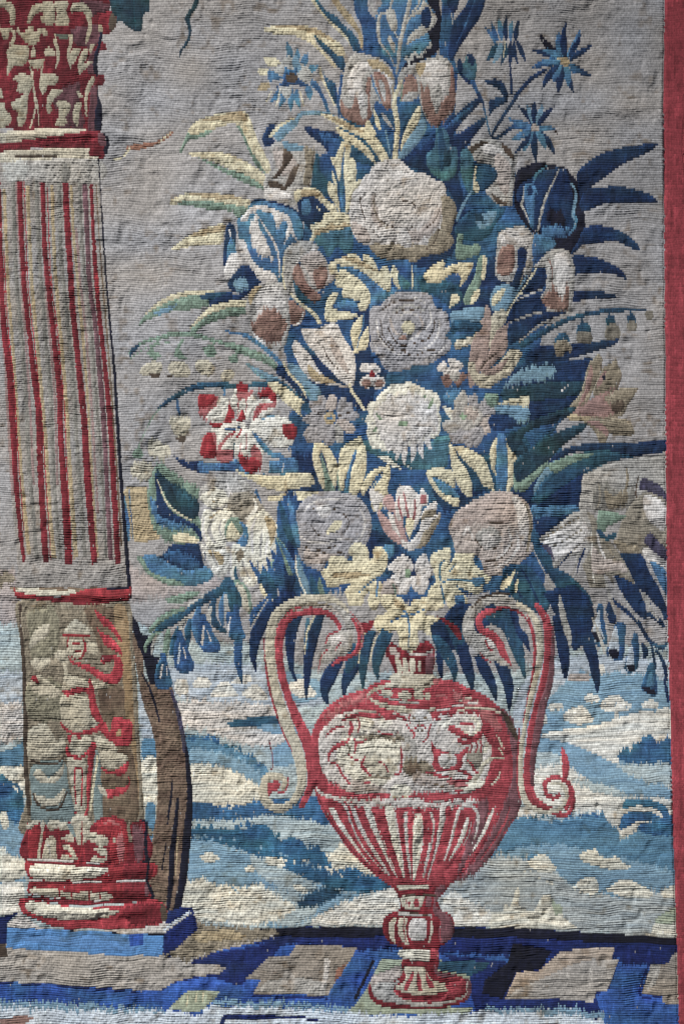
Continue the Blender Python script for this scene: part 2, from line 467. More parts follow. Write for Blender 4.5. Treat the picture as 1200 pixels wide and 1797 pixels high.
ta k6,6,6,6,7,7,8,8 92,325 94,400 100,500 108,600 116,700 122,800 128,900 134,980
ta k5,5,5,5,4,4,5,5 125,325 129,400 137,500 146,600 154,700 160,800 166,900 172,980
wg3 k8,8,8,8,8,8 64,320 70,450 78,560 88,690 94,820 106,980
wg3 k8,8,8,8,8,8 24,320 28,450 36,560 46,690 52,820 66,980
wg3 k8,8,8,8,8,8 104,320 108,450 118,560 130,690 138,820 150,980
wg3 k6,6,6,6,6,6 140,320 146,450 158,560 168,690 178,820 186,980
rw3 k4,4,4,4,4 30,320 36,450 44,560 52,690 60,850
rw3 k4,4,4,4,4 72,320 78,450 86,560 96,690 102,850
rw3 k4,4,4,4,4 134,400 142,500 154,620 164,760 172,900
br2 k2,2,3,3,3,4 169,325 175,420 182,520 192,640 202,780 214,960
/flute_line
rd k4,6,8,10,11,11,9,8,6 -1,315 1,380 3,460 9,580 17,650 24,760 29,850 36,930 43,985
rb k1.5,1.5,1.5,1.5,1.5 8,440 16,580 26,680 33,800 42,930
/flute_line
rd k9,9,9,9,8,10,11,11,11,11,10 36,318 38,400 43,480 46,520 53,590 60,660 68,720 71,800 75,880 79,950 82,986
rb k1.2,1.2,1.2,1.2,1.2,1.2 43,320 51,500 63,620 76,760 83,870 90,985
/flute_line
rd k7,8,9,9,9,10,10,11,12,12,12 76,320 78,400 81,450 88,520 95,590 104,680 107,760 111,820 115,880 119,950 121,990
rb k1.2,1.2,1.2,1.2,1.2,1.2 84,330 90,480 101,580 112,700 119,830 127,985
/flute_line
rd k10,11,10,10,10,11,11,12,12,11,10 115,319 119,400 124,470 129,550 137,630 142,680 149,750 153,820 158,890 163,950 167,990
/flute_line
rd k6,6,8,8,8,9,9,10,10,10 160,322 164,400 169,490 176,570 184,640 190,700 196,780 200,860 205,940 208,989
rb h3 167,480 172,480 174,510 168,510
pu2 k9,9,8,8,9,9,8,8,8 149,322 153,400 158,500 167,570 174,640 180,710 185,790 189,880 195,985
/edge_line
db k2,2,3,3,4,5,6,6,6,7 173,280 177,340 182,420 187,500 194,580 200,640 206,740 212,830 217,900 222,960
db k7,7,7 222,960 225,1000 229,1050
/base_ring
br2 h2 28,1030 130,1032 190,1030 190,1036 90,1040 30,1038
cr 30,1034 60,1032 90,1036 130,1036 132,1042 90,1048 40,1044
rb 25,1030 30,1038 60,1044 100,1048 135,1040 150,1034 190,1033 228,1030 229,1050 210,1058 170,1061 110,1058 60,1055 38,1052 28,1045
rd h2 60,1050 100,1048 160,1056 210,1052 210,1059 160,1061 100,1058
db k3,5,5,4 188,1032 200,1034 215,1033 226,1030
/base_panel
tn h3 32,1056 110,1058 170,1062 226,1058 234,1130 241,1200 245,1300 250,1380 254,1440 254,1470 48,1470 46,1400 42,1300 40,1180 36,1120
br k5,6,7,8,8,8 36,1060 39,1120 43,1180 45,1260 46,1350 52,1430
tn h4 44,1066 150,1066 150,1100 130,1110 110,1180 60,1180 48,1140
tw h5 50,1072 100,1072 100,1150 60,1160 52,1110
tw h5 50,1200 110,1200 110,1260 54,1260
br2 h5 150,1066 200,1070 215,1120 200,1160 180,1150 165,1110
tp h3 200,1070 222,1070 230,1150 236,1260 244,1400 240,1440 225,1440 222,1300 215,1180
br2 h4 175,1205 215,1205 220,1250 225,1300 195,1300 180,1260
br2 h4 180,1320 222,1310 235,1330 240,1440 180,1440 180,1400
gb2 h4 56,1345 110,1335 120,1380 128,1440 60,1445 56,1400
gb2 h4 165,1330 175,1330 180,1440 165,1440
cw2 h3 112,1108 120,1098 134,1086 140,1090 150,1096 160,1108 162,1112 150,1116 130,1112 118,1115
cw2 h3 60,1110 76,1096 88,1096 84,1115 70,1125 55,1140 52,1130
cw2 h3 55,1165 75,1155 90,1158 80,1175 60,1190 52,1200 60,1215 85,1222 100,1225 110,1205 112,1170 95,1150 112,1140 122,1155 120,1180 145,1190 160,1195 190,1200 200,1208 170,1210 155,1205 115,1215
cw2 h3 110,1220 155,1225 160,1250 175,1270 165,1278 140,1285 120,1278 108,1262
cw2 h3 50,1285 60,1275 80,1270 92,1285 100,1300 110,1290 115,1310 105,1325 92,1330 75,1335 55,1335 48,1320
cw2 h3 58,1360 70,1350 85,1365 105,1350 112,1340 110,1360 95,1375 75,1375
cw2 h3 58,1390 70,1398 95,1400 108,1388 115,1385 112,1400 100,1415 75,1415 62,1405
br k3,4,4,4,3 58,1392 66,1412 85,1422 105,1418 117,1390
br k3,4,4,3 55,1335 75,1342 100,1340 118,1322
cw2 h3 120,1125 148,1122 150,1145 145,1155 130,1158 120,1150
cw2 h3 152,1125 170,1130 172,1148 155,1145
rb k3,4,3 110,1114 135,1113 158,1117
rb k2,2 120,1118 119,1138
rb k3,5,5,3 146,1120 151,1135 149,1145 142,1157
rb k3,3 127,1130 145,1131
rb k4,3 132,1144 144,1142
rb k2,2,2 124,1150 135,1158 144,1152
rb2 166,1070 180,1080 192,1088 205,1105 214,1122 211,1124 200,1112 190,1102 180,1095
rb2 170,1100 180,1110 195,1118 210,1135 216,1152 208,1146 195,1138 185,1132 178,1118
rb2 h2 120,1150 130,1160 150,1165 165,1170 180,1180 195,1180 202,1165 200,1158 190,1160 184,1165 178,1160 180,1152 195,1150 210,1153 217,1170 214,1190 205,1200 188,1198 172,1190 158,1180 140,1170 125,1162
rd h2 178,1152 198,1150 194,1160 182,1162
rb h2 55,1190 62,1185 70,1200 65,1200
rb2 110,1212 125,1210 140,1206 155,1208 157,1190 165,1205 168,1225 172,1240 180,1262 180,1270 165,1262 158,1240 155,1218 140,1216 120,1222
rb2 106,1264 115,1275 130,1285 150,1282 168,1276 182,1265 192,1285 195,1280 198,1262 212,1260 230,1265 233,1285 230,1305 215,1312 202,1308 190,1298 178,1285 170,1285 150,1290 125,1286 112,1280
tp h2 203,1290 208,1280 214,1285 210,1293
rb2 120,1290 140,1288 142,1310 135,1300 122,1305
rb2 118,1308 125,1325 140,1325 152,1318 162,1302 170,1308 165,1330 160,1370 155,1420 152,1435 133,1430 131,1425 150,1425 152,1370 154,1325 145,1335 130,1332 116,1325
cw2 h2 122,1310 130,1288 140,1300 150,1290 162,1300 150,1320 140,1328 126,1322
cw2 h2 166,1290 180,1295 200,1305 206,1320 190,1325 172,1315
cw2 h2 118,1330 135,1335 150,1335 150,1380 148,1425 132,1425 124,1380
rb2 k3,3,3,3,3,3,3 133,1412 131,1380 132,1352 138,1348 144,1352 144,1380 142,1415
ye k3,4,4,3 172,1325 168,1350 162,1390 158,1425
rb2 178,1348 195,1355 210,1348 224,1335 226,1345 218,1358 202,1364 188,1360
rb2 180,1385 200,1385 215,1378 226,1365 228,1378 218,1392 200,1400 188,1400
cr h3 175,1322 205,1320 225,1330 215,1345 195,1350 180,1345
br2 h3 180,1360 222,1365 222,1380 190,1384 178,1375
cr h3 170,1378 184,1386 188,1398 178,1395
/base_block
~0 1230 4
rd 190,900 200,860 250,850 280,850 300,870 460,850 600,860 640,880 700,830 800,815 880,850 900,900 930,860 1000,845 1025,880 1010,1140 200,1130
rb h10 205,900 270,880 265,1100 205,1110
rb h10 780,930 880,900 900,1000 880,1130 780,1130
pk h8 820,960 860,940 870,1100 830,1120
pu h8 930,900 1000,900 1005,1120 950,1100
tn k8,24,24,20 905,840 900,900 912,960 915,1000
cw2 185,880 230,845 290,850 240,880 205,910
cw2 290,850 320,860 310,900 300,960 285,1050 280,1110 262,1110 275,1000 285,920
cw2 330,870 370,835 430,850 500,870 490,905 440,915 400,905 360,915 335,900
rb k8,14,14,10 405,880 410,930 418,980 420,1060
rb k6,20,16,6 320,900 310,950 330,990 360,1010
cw2 300,1110 310,1030 320,980 350,955 380,960 395,1000 390,1060 400,1110
wg k4,14,14,6 330,1000 345,1040 350,1090
tn k6,16,14,6 325,985 355,975 385,985
cw2 430,970 480,940 510,925 520,980 500,1000 460,985
cw2 440,1010 480,1010 520,1050 545,1120 430,1115 450,1080 490,1085 480,1060 450,1045
rb k6,12,12,8 465,985 500,1025 530,1060 545,1110
rb k5,14,16,8 440,1060 470,1075 500,1090 480,1100
cw2 490,860 540,800 600,810 640,860 620,940 600,1000 570,1020 540,1000 520,940
gb2 470,880 500,870 530,940 520,960
rb k3,8,14,16,14 575,850 572,920 575,990 570,1060 548,1130
rb k3,10,12 590,1000 592,1060 600,1130
cw2 610,960 640,930 700,940 750,960 755,1010 700,1030 660,1010 640,1000
rd k6,26,26,14 680,1000 640,1020 620,1060 600,1110
cw2 660,1040 720,1030 750,1060 740,1130 640,1130 660,1090 690,1100 700,1080
rb k4,12,10 690,1090 710,1100 740,1098
cw2 790,960 805,960 808,1000 795,1000
rb h5 665,900 700,850 760,820 830,840 870,870 880,920 820,915 760,940 700,930
pk k6,20,20,8 720,870 770,850 820,870 850,890
db k8,20,22,26,26 1000,840 1030,870 1022,960 1025,1060 1030,1140
~
/base_moulding
rb 48,1510 100,1512 170,1515 230,1518 262,1514 275,1520 276,1535 262,1545 262,1560 268,1575 258,1582 200,1585 120,1580 55,1570 50,1555 52,1542 45,1530
cy h3 55,1520 90,1516 150,1520 190,1525 170,1540 120,1546 60,1542
cr h2 58,1558 110,1562 115,1565 190,1568 192,1580 150,1580 110,1576 60,1570
rb k3,3 104,1560 106,1580
rb k3,3 126,1562 127,1580
rb k3,3 157,1564 157,1582
rb k3,3 175,1566 176,1582
rd k3,4,4,4,4 50,1512 100,1516 160,1520 220,1518 255,1516
rd k3,5,5,5,4 52,1546 110,1550 170,1550 220,1548 260,1546
rd k3,7,7,6,4 50,1575 100,1582 160,1586 220,1582 262,1576
rd h5 220,1520 268,1520 258,1545 220,1545
rd h5 220,1552 260,1550 262,1575 220,1580
pu h3 255,1550 262,1550 262,1570 255,1574
db k3,4,5,6,5 262,1508 258,1545 264,1562 268,1575 262,1586
db k3,3 238,1516 258,1514
/base_torus
rb2 50,1575 90,1586 150,1592 220,1588 262,1580 285,1584 293,1600 292,1618 270,1625 220,1632 170,1632 100,1628 68,1615 45,1605 35,1590 36,1578
cy h3 44,1588 60,1582 120,1592 190,1596 210,1598 190,1610 140,1616 90,1612 55,1602
rd h6 225,1590 285,1588 290,1618 240,1625 220,1610
br h4 282,1586 292,1596 293,1616 284,1618
/seam_stitches
wh k1.2,1.2 48,1509 110,1512
wh k1.2,1.2 110,1512 175,1516
wh k1.2,1.2 50,1545 130,1549
wh k1.2,1.2 130,1549 255,1546
wh k1.2,1.2 52,1568 120,1580
wh k1.2,1.2 120,1580 210,1583
@plinth_slab; blue slab under the column base, light front face and navy side
pw h2 14,1622 36,1602 50,1612 72,1628 120,1632 180,1634 240,1630 275,1625 305,1610 333,1596 336,1600 310,1622 290,1640 240,1640 150,1634 60,1630 14,1628
nv -140,1625 0,1610 34,1600 14,1620 11,1650 -140,1660
sp 14,1628 60,1630 150,1635 240,1640 287,1641 286,1678 200,1676 100,1670 12,1663
sb2 h4 14,1640 100,1645 150,1640 250,1650 240,1670 150,1665 60,1655
sb h3 226,1640 252,1640 252,1660 228,1662
nv 288,1638 310,1622 340,1600 344,1615 347,1632 330,1645 310,1665 288,1678
nv 296,1600 320,1592 338,1593 339,1600 310,1618 290,1622
ls k4,4 288,1632 334,1600
@bluebell_spray; spray of navy leaves with dark hanging bells against the red border
nb k6,7,7,7,8 1070,1050 1095,1070 1118,1090 1140,1125 1165,1140
nb k4,5,5,5 1143,1130 1146,1150 1150,1170 1145,1180
nb k4,7,6 1150,1140 1165,1165 1170,1195
nb k4,6,4 1165,1190 1170,1215 1172,1235
/leaf
nb k3,8,10,6 1118,1080 1135,1078 1155,1088 1166,1102
/leaf
nb k4,10,10,2 1125,1128 1132,1140 1132,1150 1130,1158
/leaf
nb k4,14,16,6 1075,1050 1070,1070 1075,1088 1073,1096
/leaf
nb k3,9,12,8 1110,1060 1130,1060 1145,1050 1135,1060
/leaf
bb k4,6,4 1145,1130 1160,1135 1172,1130
/leaf
nb k8,14,8 1160,1060 1168,1075 1170,1088
/bell
bb h2 1048,1065 1058,1062 1060,1085 1064,1110 1066,1130 1050,1135 1036,1124 1036,1112 1046,1100
lw h2 1040,1112 1046,1085 1052,1070 1054,1100 1060,1122 1044,1128
db 1038,1112 1046,1110 1056,1116 1056,1124 1046,1125
/bell
bb h2 1078,1098 1090,1092 1098,1098 1097,1120 1094,1155 1082,1160 1066,1152 1064,1140 1074,1125
lw h2 1068,1140 1076,1110 1082,1100 1086,1130 1086,1148 1072,1156
db 1070,1140 1080,1138 1086,1146 1082,1157 1071,1152
/bell
bb h2 1108,1130 1112,1110 1120,1118 1122,1150 1118,1175 1104,1182 1096,1174 1098,1160
lw h2 1099,1168 1104,1140 1110,1135 1113,1160 1112,1175 1104,1180
db 1101,1168 1108,1166 1115,1172 1112,1180 1103,1178
/bell
bb h2 1140,1165 1148,1165 1152,1190 1154,1212 1148,1222 1132,1216 1125,1208 1130,1190
bl h2 1138,1185 1144,1180 1148,1205 1136,1206
db h2 1128,1206 1146,1210 1150,1220 1134,1216
@foliage_mass; mid blue and navy foliage woven behind the blossoms
bb h8 632,90 700,60 760,90 800,110 800,230 850,260 905,300 930,400 960,470 960,560 940,640 960,720 985,790 980,900 960,1000 930,1050 840,1040 720,1060 600,1040 540,1050 500,990 510,880 520,820 500,760 520,680 495,600 510,520 520,470 530,420 545,330 560,280 600,235 590,180 605,120
nb h6 700,280 760,262 800,300 820,400 800,440 760,470 720,460 780,400 790,340
nb h6 830,480 900,440 940,520 900,600 850,560 800,560 790,520
nb h6 620,560 660,520 650,620 680,660 630,700
nb h6 540,620 640,680 650,720 560,700
nb h8 520,800 600,820 660,870 560,860 510,900 500,860
nb h8 750,810 800,860 960,800 980,900 940,960 930,900 860,860 780,900
nb h8 640,950 660,930 700,960 760,1020 660,1000
@iris; blue iris with pale veins cut by the upper edge
bb 620,-60 660,-60 645,0 650,25 665,40 662,60 668,85 690,118 660,112 640,100 636,60 632,40 622,15
bl 655,-60 770,-60 760,40 752,90 720,118 697,140 690,120 670,90 664,50 672,10
db 745,-60 772,-50 770,5 775,40 772,80 760,98 745,105 730,112 718,118 702,136 706,120 716,104 735,96 752,82 752,64 748,54 765,40 762,20 750,5
bb 772,-60 790,-10 795,30 792,60 790,92 772,98 772,60 775,20
/petal
bl 660,20 690,0 705,20 705,80 698,120 680,95 665,70
lg k3,5,6,5,3,2 692,-30 684,15 668,25 663,45 667,75 682,95 692,118
lg h3 678,22 692,18 697,48 690,56 682,42
lg h3 683,62 692,78 692,92 684,82 680,68
lg k3 650,0 657,20 668,20
/petal
lg h4 742,0 755,14 763,32 762,44 752,54 740,64 725,72 714,80 716,66 728,52 738,46 736,30 722,30 718,40 712,38 722,24 738,12
bl h4 718,36 736,26 738,44 722,56 714,66 712,55
nb h4 740,18 752,14 757,30 752,48 742,46 738,34
lg k3,4,3 740,-30 735,5 722,22
/petal
bl h4 715,80 735,68 755,72 752,85 730,92 710,105
lg h5 708,110 716,98 748,88 754,70 757,76 752,88 738,98 715,110
/vein
lg k6,7,7,7,5,3 726,-40 716,15 708,48 702,78 698,112 695,134
lg k2 700,70 688,50 680,38
lg k1.5 785,5 792,25 793,45
lg k1.5 791,62 789,88
@broad_leaf; broad navy leaf running off the upper edge right of the iris
nb 770,-60 815,-60 806,0 796,25 784,5
nb 870,-60 852,0 840,35 822,60 800,95 792,108 785,95 790,60 798,35 818,8 840,-50
bb k2 840,-20 820,35 800,80
@tulip; left of the two large drooping grey and rose tulips near the top
/petal
wg 600,150 605,120 615,100 632,94 650,98 670,105 685,120 692,140 691,170 693,194 680,190 660,180 655,195 652,215 640,222 620,219 605,205 596,185
wh h4 608,150 618,120 635,108 655,112 640,130 635,150 640,185 632,205 625,175 615,170
wh h4 655,112 680,122 688,150 682,160 675,132 660,122
ta h4 645,106 668,108 684,124 688,140 670,126 650,118
/petal
rs h6 598,172 606,190 618,188 624,170 632,190 642,208 646,178 641,160 646,140 654,132 650,150 649,180 652,205 646,222 628,222 608,212 598,196
wg h3 634,185 640,200 638,212 632,200
/petal
rs h4 655,130 672,132 682,150 686,178 682,196 672,186 662,156
wg h3 664,140 674,150 676,180 668,165
/petal
bl k2,3,2 651,132 656,152 668,178
ta k2,4,3 688,150 690,170 692,196
@tulip; right of the two large drooping grey and rose tulips near the top
/petal
wg 700,130 712,118 728,112 740,108 760,101 775,100 788,108 793,120 797,140 799,170 795,195 780,210 762,222 755,220 745,205 738,185 733,165 730,140 722,132 712,135 706,150 702,170 696,165 697,145
wh h5 735,122 750,110 776,108 785,130 782,165 770,182 760,160 752,150 742,140
ta h4 728,116 745,110 744,125 736,135
/petal
rs h7 738,145 745,165 750,152 757,182 765,192 776,176 788,168 791,110 798,150 798,180 790,202 770,220 755,220 745,202 739,180
wg h6 758,165 768,150 776,170 766,200
/petal
rs 712,137 722,133 730,142 732,165 722,170 708,178 704,182 706,156
wg h4 710,168 728,162 733,172 718,182 706,192 706,178
gn k3 706,150 702,180
@flower_stem; pale yellow stem between the two large drooping tulips
bb 656,202 680,194 693,198 692,286 680,286 668,262 655,238 642,226
bb 700,186 720,180 733,176 734,192 718,208 710,228 699,268
lb h3 736,194 742,204 748,222 742,240 728,258 712,276 699,282 702,265 718,240
lb k3 676,230 686,282
ye k5,7,9,9,9,9 706,140 694,168 692,190 697,220 695,250 692,288
ye 735,186 738,200 732,220 718,240 708,255 702,268 705,245 712,225 722,205
ye h2 655,192 664,210 668,228 660,222
ye h2 640,222 648,214 660,238 650,236
wg h2 668,200 678,206 689,228 676,216
@long_leaf; pair of pale yellow blades slanting into the white peony from upper left
bt 600,214 640,226 672,256 684,284 640,290 600,262
ye 562,200 582,203 600,210 622,222 645,228 662,245 675,265 683,284 671,286 655,265 640,247 622,236 600,225 578,212
ye 588,222 602,230 620,240 640,255 655,275 658,288 645,277 630,264 612,250 598,240
ta h3 570,202 600,212 640,232 610,226
@dark_leaf; navy forked leaves behind the tulip right of the stem
nb 738,262 760,240 775,228 790,210 815,188 838,172 843,180 825,200 805,222 794,242 820,225 848,207 849,218 835,235 820,255 808,270 806,302 780,304 715,292 708,282 728,268
bb h3 760,245 800,205 830,185 800,215 775,240
@folded_leaf; teal folded leaf standing right of the pale stem
tl h3 765,226 778,225 786,236 790,255 801,262 803,285 796,310 776,318 752,298 749,272 762,258
bt h3 768,230 776,230 782,280 772,300
dt h3 780,262 790,268 790,290 778,292
@flower_bud; dark blue bud on a forked stem above the tan rose
tl 802,112 806,105 812,112 818,98 823,94 832,102 836,116 834,135 828,147 818,143 803,130
nb h3 801,112 806,104 811,115 810,128 803,126
nb h3 818,98 823,94 832,102 830,115 822,112
nb h2 803,126 818,138 828,147 818,146
bb k9,6,4,3,3,3 828,142 838,165 846,180 850,200 856,225 861,242
nb k6,4 838,166 848,185
nb k3,7,5 861,245 876,240 892,228 902,224
@stem_leaf; navy leaf curling left above the forked stem
nb 848,145 862,140 878,142 888,155 891,172 886,178 876,160 860,150
nb 858,178 875,172 892,175 885,182 868,192 858,205 857,190
@thistle; dark blue thistle head seen from the side with upright petals
nb k3,4,4 894,112 896,140 897,168
/petal
bl L8 870,78 849,48
/petal
bb L9 873,74 862,40
/petal
bl L10 880,72 875,33
/petal
nb L9 888,72 889,27
/petal
bl L8 896,72 900,33
/petal
nb L9 904,74 910,34
/petal
bt L12 871,76 851,110
/petal
lb L11 880,74 864,114
/petal
bt L10 886,74 877,116
ye k1.5 886,74 882,104
/petal
nb L9 895,72 894,120
/petal
nb L7 902,72 909,115
/petal
nb L9 906,72 921,109
@star_flower; larger blue star shaped daisy near the red border
nb k7,8,7,7,6,5 958,122 935,136 915,156 900,178 882,205 860,242
/petal
db L13 990,106 944,58
/petal
nb L11 988,104 930,87
/petal
bl L14 988,100 980,54
/petal
bl L13 985,104 948,86
/petal
nb L12 992,104 993,38
/petal
bl L12 994,104 1018,50
/petal
nb L10 998,100 1020,60
/petal
nb L12 998,106 1039,78
/petal
nb L12 996,112 1039,134
/petal
bb L14 996,110 1022,130
/petal
nb L12 994,112 1006,164
/petal
bl L14 990,112 997,152
/petal
nb L14 986,114 978,166
/petal
bl L14 984,112 970,144
/petal
nb L12 982,110 950,158
/petal
bb L14 984,108 932,120
/petal
bl L10 985,107 945,108
/flower_centre
ta 983,102 991,100 999,106 997,114 987,115 982,109
ye k1.5 970,101 982,103
@star_flower; smaller blue star daisy below the larger one
/petal
nb L11 938,224 908,186
/petal
lb L11 938,222 922,182
/petal
nb L11 938,220 937,176
/petal
lb L11 940,222 951,183
/petal
nb L11 942,222 972,186
/petal
bl L12 942,226 974,227
/petal
nb L12 942,228 974,272
/petal
bl L12 940,228 957,262
/petal
nb L12 938,230 941,286
/petal
bl L12 934,228 918,268
/petal
nb L10 932,230 901,270
/petal
bl L13 932,226 896,246
/petal
bb L12 934,224 888,226
/petal
bl L12 934,222 890,208
/flower_centre
rw 933,220 940,218 945,224 942,231 933,229
ye k1.5 908,226 916,230
br h2 972,230 986,233 974,235
@tan_rose; crumpled tan and grey rose right of the folded leaf
wg 818,262 832,250 850,244 872,248 892,258 908,276 903,300 903,350 896,362 878,362 862,350 852,335 858,318 868,306 858,288 838,286 822,278
br h4 822,262 842,250 860,248 840,260 825,272
br h4 880,252 895,262 902,280 892,275 884,265
br h3 868,306 890,310 878,316 866,314
br h4 862,340 880,352 892,360 872,358
rw h4 870,270 895,290 890,340 875,330 868,300
wh h3 845,256 872,258 880,270 850,270
@small_leaf; pale teal leaves with a yellow rib under the tan rose
tl 808,268 822,264 832,290 828,320 840,338 820,338 808,305
bt h3 832,290 860,290 873,308 858,328 842,336 832,320
ye k3,4 834,290 831,322
ye 831,322 838,322 840,334 834,339 829,332
@pale_blossom; crumpled pinkish tan blossom left of the yellow acanthus leaf
bt 548,268 560,274 562,300 575,318 580,345 552,340 542,326
wg 488,250 510,256 532,260 552,262 553,275 549,295 546,325 540,332 525,334 517,346 520,360 505,360 480,353 465,352 463,322 470,305 482,296 478,276 474,258
rw h6 480,262 510,268 520,290 505,310 488,300
tn h5 535,262 552,264 548,300 543,326 532,322 536,290
br h4 498,262 514,272 505,290 490,310 478,312 495,290
br h4 510,300 525,290 515,320 500,330
br h4 470,320 492,322 505,340 480,335
wh h4 466,330 500,335 515,350 490,352 468,350
lb h3 497,249 520,253 533,258 524,267 502,262
@acanthus_leaf; pale yellow acanthus leaf standing left of the white peony
bl k5,7,7,6 606,250 600,300 600,345 604,385
bb h3 582,290 590,320 596,370 585,345
ye 594,262 600,250 608,247 602,270 599,300 595,320 590,302 583,285 580,275 588,276
ye 606,250 612,249 616,262 613,276 622,282 626,300 625,318 634,314 632,328 618,345 612,372 606,372 606,340 603,310 604,282
ye 575,322 584,322 592,338 596,374 586,356 577,342
ye h2 582,300 590,318 592,334 584,316
@curled_leaf; pale yellow rolled leaf over a dark bud, upper of two
nb 522,350 545,345 560,350 576,364 590,374 570,378 566,390 548,393 549,406 540,400 526,378
bl 532,352 541,350 546,366 538,380 528,372
ye 516,338 530,331 548,329 560,334 572,350 587,360 592,373 580,371 565,357 550,346 530,348 520,356
ta h3 530,334 552,332 570,350 552,344 530,345
ye k1.5 556,364 564,372
@curled_leaf; pale yellow rolled leaf over a dark bud, lower of two
tl h4 552,414 590,404 616,399 619,436 606,446 592,432 576,452 566,432 556,430
ye 545,396 565,388 568,376 590,373 611,378 615,396 600,402 575,407 556,413 548,428 542,424 548,410
ta h3 552,404 580,396 610,392 612,398 580,404 556,412
@blue_white_iris; blue iris with white veined petals at the left of the bouquet
nb h3 434,362 440,353 470,351 500,360 522,372 532,395 534,416 520,428 470,440 430,400
bl h3 420,378 440,357 470,354 500,364 520,374 530,396 532,416 520,426 506,436 498,452 496,496 475,482 445,472 425,442 417,402
/petal
wh h4 422,384 435,368 450,361 470,363 490,371 508,381 514,400 521,424 510,412 498,430 502,405 505,395 496,388 488,408 484,392 478,378 465,372 450,370 438,378 434,390 424,388
/petal
wh h7 440,392 450,378 457,402 467,422 474,442 480,456 458,450 442,430 438,405
/petal
wh h4 420,420 430,425 438,445 446,460 460,472 478,478 487,492 468,494 450,486 438,468 428,452 420,436
/petal
bl 468,376 474,374 480,380 482,398 476,410 470,395
bl h5 485,405 500,388 503,408 494,440 488,430
/petal
wh k3.5,4,4,4,3,3 446,372 461,394 475,415 487,440 490,465 491,488
bl k1.5 452,382 470,412 482,442
/petal
nb 398,398 406,392 414,402 414,430 408,455 400,478 392,460 394,425
wh k2 402,402 406,420 403,440
bl h4 404,420 412,425 414,448 404,470 398,450
/petal
wh h4 404,448 414,444 424,452 425,464 414,480 402,494 394,486 396,470
nb 412,480 428,464 440,470 452,488 458,496 444,508 432,518 410,512 400,500
lb h5 410,492 432,492 436,508 418,512
@long_leaf; upper of the two short yellow leaves at left, green below
gn 310,356 330,351 345,350 370,352 400,358 430,360 436,366 420,382 405,372 385,370 360,367 340,362
ye 296,354 312,344 335,338 365,337 395,342 420,347 440,352 434,363 410,360 380,355 350,351 325,352 308,358
ta h3 330,338 390,341 420,346 400,352 350,345
@long_leaf; plain yellow leaf pointing left behind the blue and white iris
ye 300,438 310,428 335,412 355,403 372,397 394,394 393,412 388,428 360,431 335,433 312,438
ta h3 340,410 392,395 390,406 350,414
@long_leaf; green leaf with yellow upper edge and blue base, left of the rose tulip
gn 245,571 248,560 262,548 280,536 300,526 325,520 352,516 375,513 368,536 340,543 320,546 300,547 275,556 258,562
ye 254,552 268,538 285,526 305,516 330,511 355,511 380,513 372,523 350,518 325,520 300,528 275,540
lb h4 270,550 290,540 310,534 300,545 280,553
nb 368,524 380,514 400,513 418,519 430,522 415,528 392,531 370,538
bt h3 350,520 380,512 398,514 380,524 365,528
@long_leaf; yellow and green leaf curling down left of the rose tulip
gn 335,580 345,566 362,554 385,545 405,540 430,540 430,552 405,556 385,562 362,570 345,582
ye 332,580 345,562 358,548 375,536 400,530 430,526 436,540 405,540 385,546 362,556 345,570
@tulip; rose and white tulip drooping below the blue and white iris
/petal
wg 432,535 436,520 445,508 460,500 480,496 498,496 503,510 505,530 508,545 510,565 506,585 500,605 487,616 470,608 455,598 443,588 438,565 432,550
wh h6 450,520 470,505 495,510 500,540 480,555 462,560 450,545
ta h4 436,520 446,506 462,500 450,515 440,535
/petal
rs h7 440,568 452,562 468,555 478,545 490,556 502,565 503,580 494,592 492,602 480,604 466,602 455,592 445,586
rs h8 450,560 475,540 495,560 490,585 465,590
wh h3 442,580 455,594 465,600 462,604 448,594
/petal
rs 506,528 515,528 522,535 535,544 532,560 522,572 510,568 508,550
pw k2,4,4 534,545 526,565 514,572
@tulip; taller rose tulip with a pale rim left of the yellow acanthus scroll
/petal
wg 500,440 510,430 525,424 545,424 558,432 555,440 545,445 535,450 525,460 518,472 514,485 515,500 520,515 530,525 520,530 510,520 500,508 497,485 497,460
ye k2,3,3 499,450 496,480 500,508
wh k3,3 556,436 532,448 520,462
/petal
rw h4 528,455 545,442 560,440 570,455 578,470 590,480 582,495 555,510 540,500 530,480
/petal
rs h4 516,470 525,464 532,480 540,500 560,515 562,527 548,530 535,520 522,505 514,490
rs h3 550,476 560,470 572,470 575,485 570,500 560,508 552,498
wg k3,4,4,3,2 528,460 538,480 545,500 556,508 568,512
wg k2,3,3 560,442 572,460 577,490
bt 514,490 519,498 535,518 546,530 540,534 528,530 518,515
/flower_stem
ye k3,6,7,7 510,515 530,535 548,548 562,568
@acanthus_leaf; pale yellow acanthus scroll under the white peony
bl 590,470 620,470 670,500 690,505 700,520 668,530 650,545 648,530 640,510 620,485
ye 577,465 590,454 605,450 615,445 628,448 635,458 637,448 645,448 655,456 665,475 672,466 680,468 684,478 690,466 698,475 704,495 701,508 692,500 687,488 684,510 672,508 658,495 640,480 620,470 600,466 590,466 595,480 600,492 588,490 590,480 580,480
ta h3 600,452 630,455 660,475 640,470
ye h2 588,492 595,478 600,472 612,478 630,490 642,502 649,515 650,530 640,545 632,546 628,535 632,528 610,524 600,518 602,505 596,504 588,500
ye h2 574,525 582,515 594,512 588,528 584,540 600,545 615,548 628,552 625,556 615,560 595,562 580,566 570,560 570,545
bl h4 586,538 600,528 622,530 628,545 610,543
ye 615,580 622,565 635,552 636,558 634,580 628,600 624,615 618,605
ye 628,600 640,580 646,572 646,605 635,615 620,618
bl k2 638,548 637,570 630,595 626,612
@tulip; grey white tulip lying open in the middle left of the bouquet
/petal
pw h2 528,580 540,576 562,578 572,590 590,640 610,660 615,668 600,660 580,640 555,620 540,605
